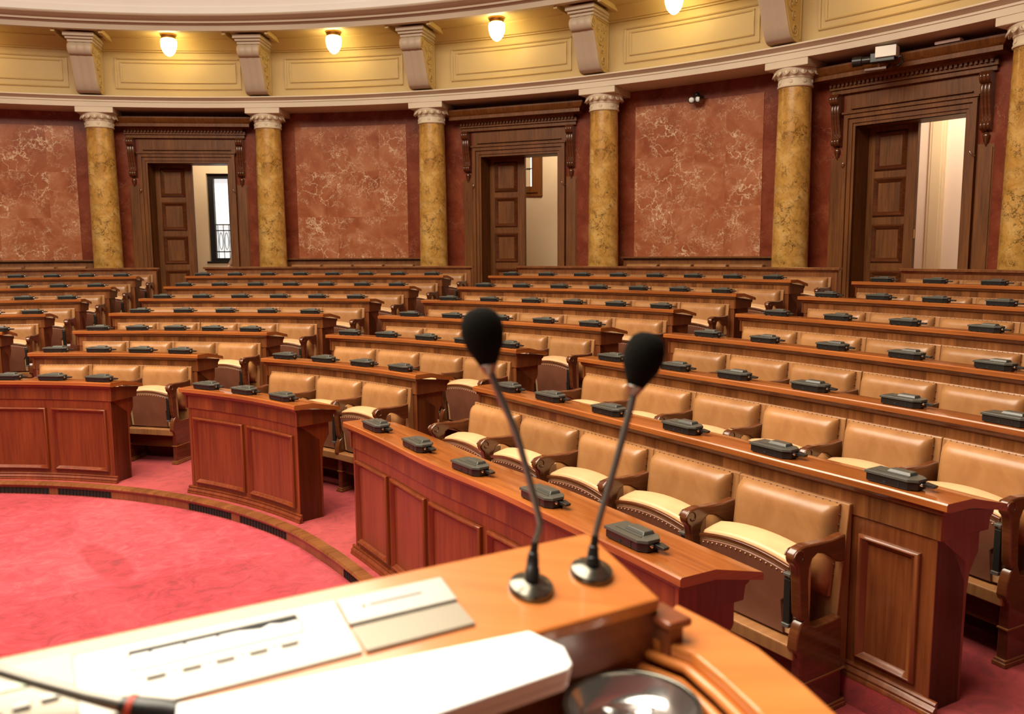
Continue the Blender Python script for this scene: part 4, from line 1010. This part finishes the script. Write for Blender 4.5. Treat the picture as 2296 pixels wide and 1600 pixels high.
# white booklet on the podium
m = MB(); pl = [(-.640, -.112), (-.385, -.104), (-.222, -.098), (-.212, -.092), (-.205, -.064), (-.229, -.024), (-.614, .006)]
def pan(m, poly, z0, z1):
    n = len(poly); vs = [PM @ Vector((a, b, z0)) for a, b in poly] + [PM @ Vector((a, b, z1)) for a, b in poly]
    m.add(vs, [tuple(range(n))[::-1], tuple(range(n, 2*n))] + [(i, (i+1) % n, n + (i+1) % n, n + i) for i in range(n)])
bk = thing('booklet', 'thick white blank booklet lying across the podium edge beside the silver dish', 'booklet', tuple(PM @ Vector((-.42, -.05, 0))))
sh = tuple(bk.location)
pan(m, pl, .0, .012); m.build('pages', PAPER, bk, 0, .001, sh)
m = MB(); pan(m, [(a + (.42 + a) * .004, b) for a, b in pl], .0125, .0300); m.build('cover', PAPER, bk, 0, .002, sh)
# dish
dc = Vector((.144, .962, O.z - .1225))
ds = thing('metal_dish', 'round polished silver dish with star-shaped ridges on the podium shelf', 'dish', dc); ds.scale = (.9, .9, .9)
m = MB(); m.lathe([(.060, 0), (.070, .004), (.082, .018), (.0905, .038), (.0930, .043), (.0905, .045), (.0865, .040), (.077, .020), (.064, .010), (.0005, .009)], 56, None, True); m.build('bowl', DISH, ds, 40)
m = MB(); m.tube([(.0905 * cos(a), .0905 * sin(a), .0435) for a in [2 * PI * i / 48 for i in range(49)]], .004, 8); m.build('rim', GUN, ds, 60)
m = MB(); N = 10; vs = [(0, 0, .034)] + [((.066 if i % 2 else .020) * cos(2*PI*i/N + .3), (.066 if i % 2 else .020) * sin(2*PI*i/N + .3), .0105 if i % 2 else .020) for i in range(N)]
m.add(vs, [(0, 1 + i, 1 + (i + 1) % N) for i in range(N)]); m.build('star_ridges', DISH, ds, 0)

# gooseneck microphones
def mic(name_label, a, b, pts, head_top, hr, base_r=.031):
    Bp = PM @ Vector((a, b, 0)); root = thing('gooseneck_microphone', name_label, 'microphone', Bp, 0, 'gooseneck microphones on the podium'); sh = tuple(Bp)
    m = MB(); m.lathe([(base_r, 0), (base_r, .004), (base_r * .93, .0085), (base_r * .6, .0125), (base_r * .36, .0145)], 32, PM @ Matrix.Translation((a, b, 0))); m.build('base', GUN, root, 40, 0, sh)
    P = [Vector(p) for p in pts]; d = (P[0] - Bp)
    m = MB(); A_ = Bp + nn_ * .012
    m.tube([A_, A_ + (P[0] - A_) * .55, A_ + (P[0] - A_) * .6, P[0]], [.0105, .0098, .0086, .0080], 16); m.build('socket', BLACK, root, 40, 0, sh)
    m = MB(); m.tube([P[0], P[0] + (P[1] - P[0]) * .3, P[0] + (P[1] - P[0]) * .35, P[1]], [.0075, .0075, .0058, .0048], 14); m.build('collar', BLACK, root, 40, 0, sh)
    # smooth the neck
    Q = []
    C = P[1:]
    for i in range(len(C) - 1):
        p0, p1, p2, p3 = C[max(0, i-1)], C[i], C[i+1], C[min(len(C)-1, i+2)]
        for j in range(6):
            s_ = j / 6; Q.append(.5 * ((2*p1) + (-p0 + p2) * s_ + (2*p0 - 5*p1 + 4*p2 - p3) * s_*s_ + (-p0 + 3*p1 - 3*p2 + p3) * s_**3))
    Q.append(C[-1])
    m = MB(); m.tube(Q, [.0042 + .0012 * (i / len(Q)) for i in range(len(Q))], 12); m.build('gooseneck', STEEL, root, 60, 0, sh)
    ax = (Vector(head_top) - C[-1]); L = ax.length; ax.normalize(); M = ax.to_track_quat('Z', 'Y').to_matrix().to_4x4(); M.translation = C[-1]
    m = MB(); m.lathe([(.0065, -.012), (.010, -.004), (.013, .0), (.008, .01)], 16, M); m.build('capsule_neck', STEEL, root, 40, 0, sh)
    m = MB(); m.lathe([(.008, -.004), (.012, 0), (hr * .62, L * .16), (hr * .88, L * .34), (hr, L * .55), (hr * .97, L * .72), (hr * .80, L * .88), (hr * .48, L * .97), (.002, L)], 28, M); m.build('foam_windscreen', FOAM, root, 60, 0, sh)
mic('left gooseneck microphone of the pair on the podium, with black foam head', -.159, .081,
    [(.0262, 1.0779, EZ - .4059), (.0293, 1.0805, EZ - .3852), (.0350, 1.0827, EZ - .3675), (.0330, 1.0853, EZ - .3467), (.0064, 1.098, EZ - .2459), (-.0182, 1.1054, EZ - .1865), (-.0318, 1.1096, EZ - .150)], (-.0445, 1.119, EZ - .073), .0285)
mic('right gooseneck microphone of the pair, at the podium corner, with black foam head', -.059, .083,
    [(.1115, 1.1267, EZ - .4152), (.1148, 1.1294, EZ - .3936), (.1212, 1.1325, EZ - .3689), (.1436, 1.1418, EZ - .2948), (.164, 1.151, EZ - .2207), (.1722, 1.155, EZ - .188)], (.1935, 1.165, EZ - .113), .0285)
# third microphone lying low across the control panel
bp = PM @ Vector((-.622, .012, .012)); root = thing('gooseneck_microphone', 'bent microphone stem with black socket and red ring, low over the control panel', 'microphone', bp, 0, 'gooseneck microphones on the podium'); sh = tuple(bp)
def pp_(a, b, o): return PM @ Vector((a, b, o))
ln = [pp_(-.608, .004, .012), pp_(-.625, .014, .014), pp_(-.640, .022, .016), pp_(-.652, .029, .018), pp_(-.662, .036, .019)]
m = MB(); m.tube(ln, [.0125, .0140, .0130, .0112, .0085], 16); m.build('socket', BLACK, root, 40, 0, sh)
m = MB(); m.tube([pp_(-.651, .0285, .0178), pp_(-.656, .0315, .0183)], .0124, 16); m.build('ring', RED, root, 40, 0, sh)
m = MB(); st = [pp_(-.660, .035, .019), pp_(-.69, .054, .023), pp_(-.735, .083, .032), pp_(-.78, .112, .043), pp_(-.84, .145, .060), pp_(-.92, .18, .09)]; m.tube(st, [.0080, .0062, .0052, .0048, .0048, .0048], 12); m.build('gooseneck', STEEL, root, 60, 0, sh)
m = MB(); m.lathe([(.026, 0), (.026, .004), (.02, .009)], 24, PM @ Matrix.Translation((-.615, .010, .0))); m.build('base', GUN, root, 40, 0, sh)

# ------------------------------------------------------------------ light
def area(name, loc, size, power, col, shape='DISK', rot=(0, 0, 0)):
    l = bpy.data.lights.new(name, 'AREA'); l.shape = shape; l.size = size; l.energy = power; l.color = col
    o = bpy.data.objects.new(name, l); COL.objects.link(o); o.location = loc; o.rotation_euler = rot; return o
def point(name, loc, power, col, r=.1):
    l = bpy.data.lights.new(name, 'POINT'); l.energy = power; l.color = col; l.shadow_soft_size = r
    o = bpy.data.objects.new(name, l); COL.objects.link(o); o.location = loc; return o
area('skylight', (CX + .6, CY + .6, 8.35), 10.5, 3300, (1.0, .89, .71))
for i, t in enumerate((-.0907, .3909, .8782)):
    p = at(None, t + .01, RW + 1.3, F7 + 3.6); point('corridor_fill', p, (85, 80, 125)[i], (1, .86, .66), .25)  # unseen fill lights added to brighten the corridor behind the doorways
for t in (-.36, .886, 1.13):
    p = at(None, t, 12.15, EZ + 3.45); point('gallery_lamp', p, 14, (1, .72, .28), .13)
w = bpy.data.worlds.new('World'); SC.world = w; w.use_nodes = True
bg = w.node_tree.nodes['Background']; bg.inputs['Color'].default_value = (1.0, .82, .60, 1); bg.inputs['Strength'].default_value = .07

# ------------------------------------------------------------------ camera
cam = bpy.data.cameras.new('camera'); co = bpy.data.objects.new('camera', cam); COL.objects.link(co)
cam.sensor_fit = 'HORIZONTAL'; cam.sensor_width = 36.0; cam.lens = 1876.414 * 36 / 2296; cam.clip_start = .02; cam.clip_end = 200
R = Matrix.Rotation(PI / 2 - .124626, 4, 'X') @ Matrix.Rotation(-.006979, 4, 'Z'); R.translation = Vector((0, 0, EZ)); co.matrix_world = R
cam.dof.use_dof = True; cam.dof.focus_distance = 6.0; cam.dof.aperture_fstop = 4.0
SC.camera = co
vs_ = SC.view_settings
vs_.view_transform = 'Standard'; vs_.look = 'None'; vs_.exposure = 0.0; vs_.gamma = 1.0; vs_.use_curve_mapping = False
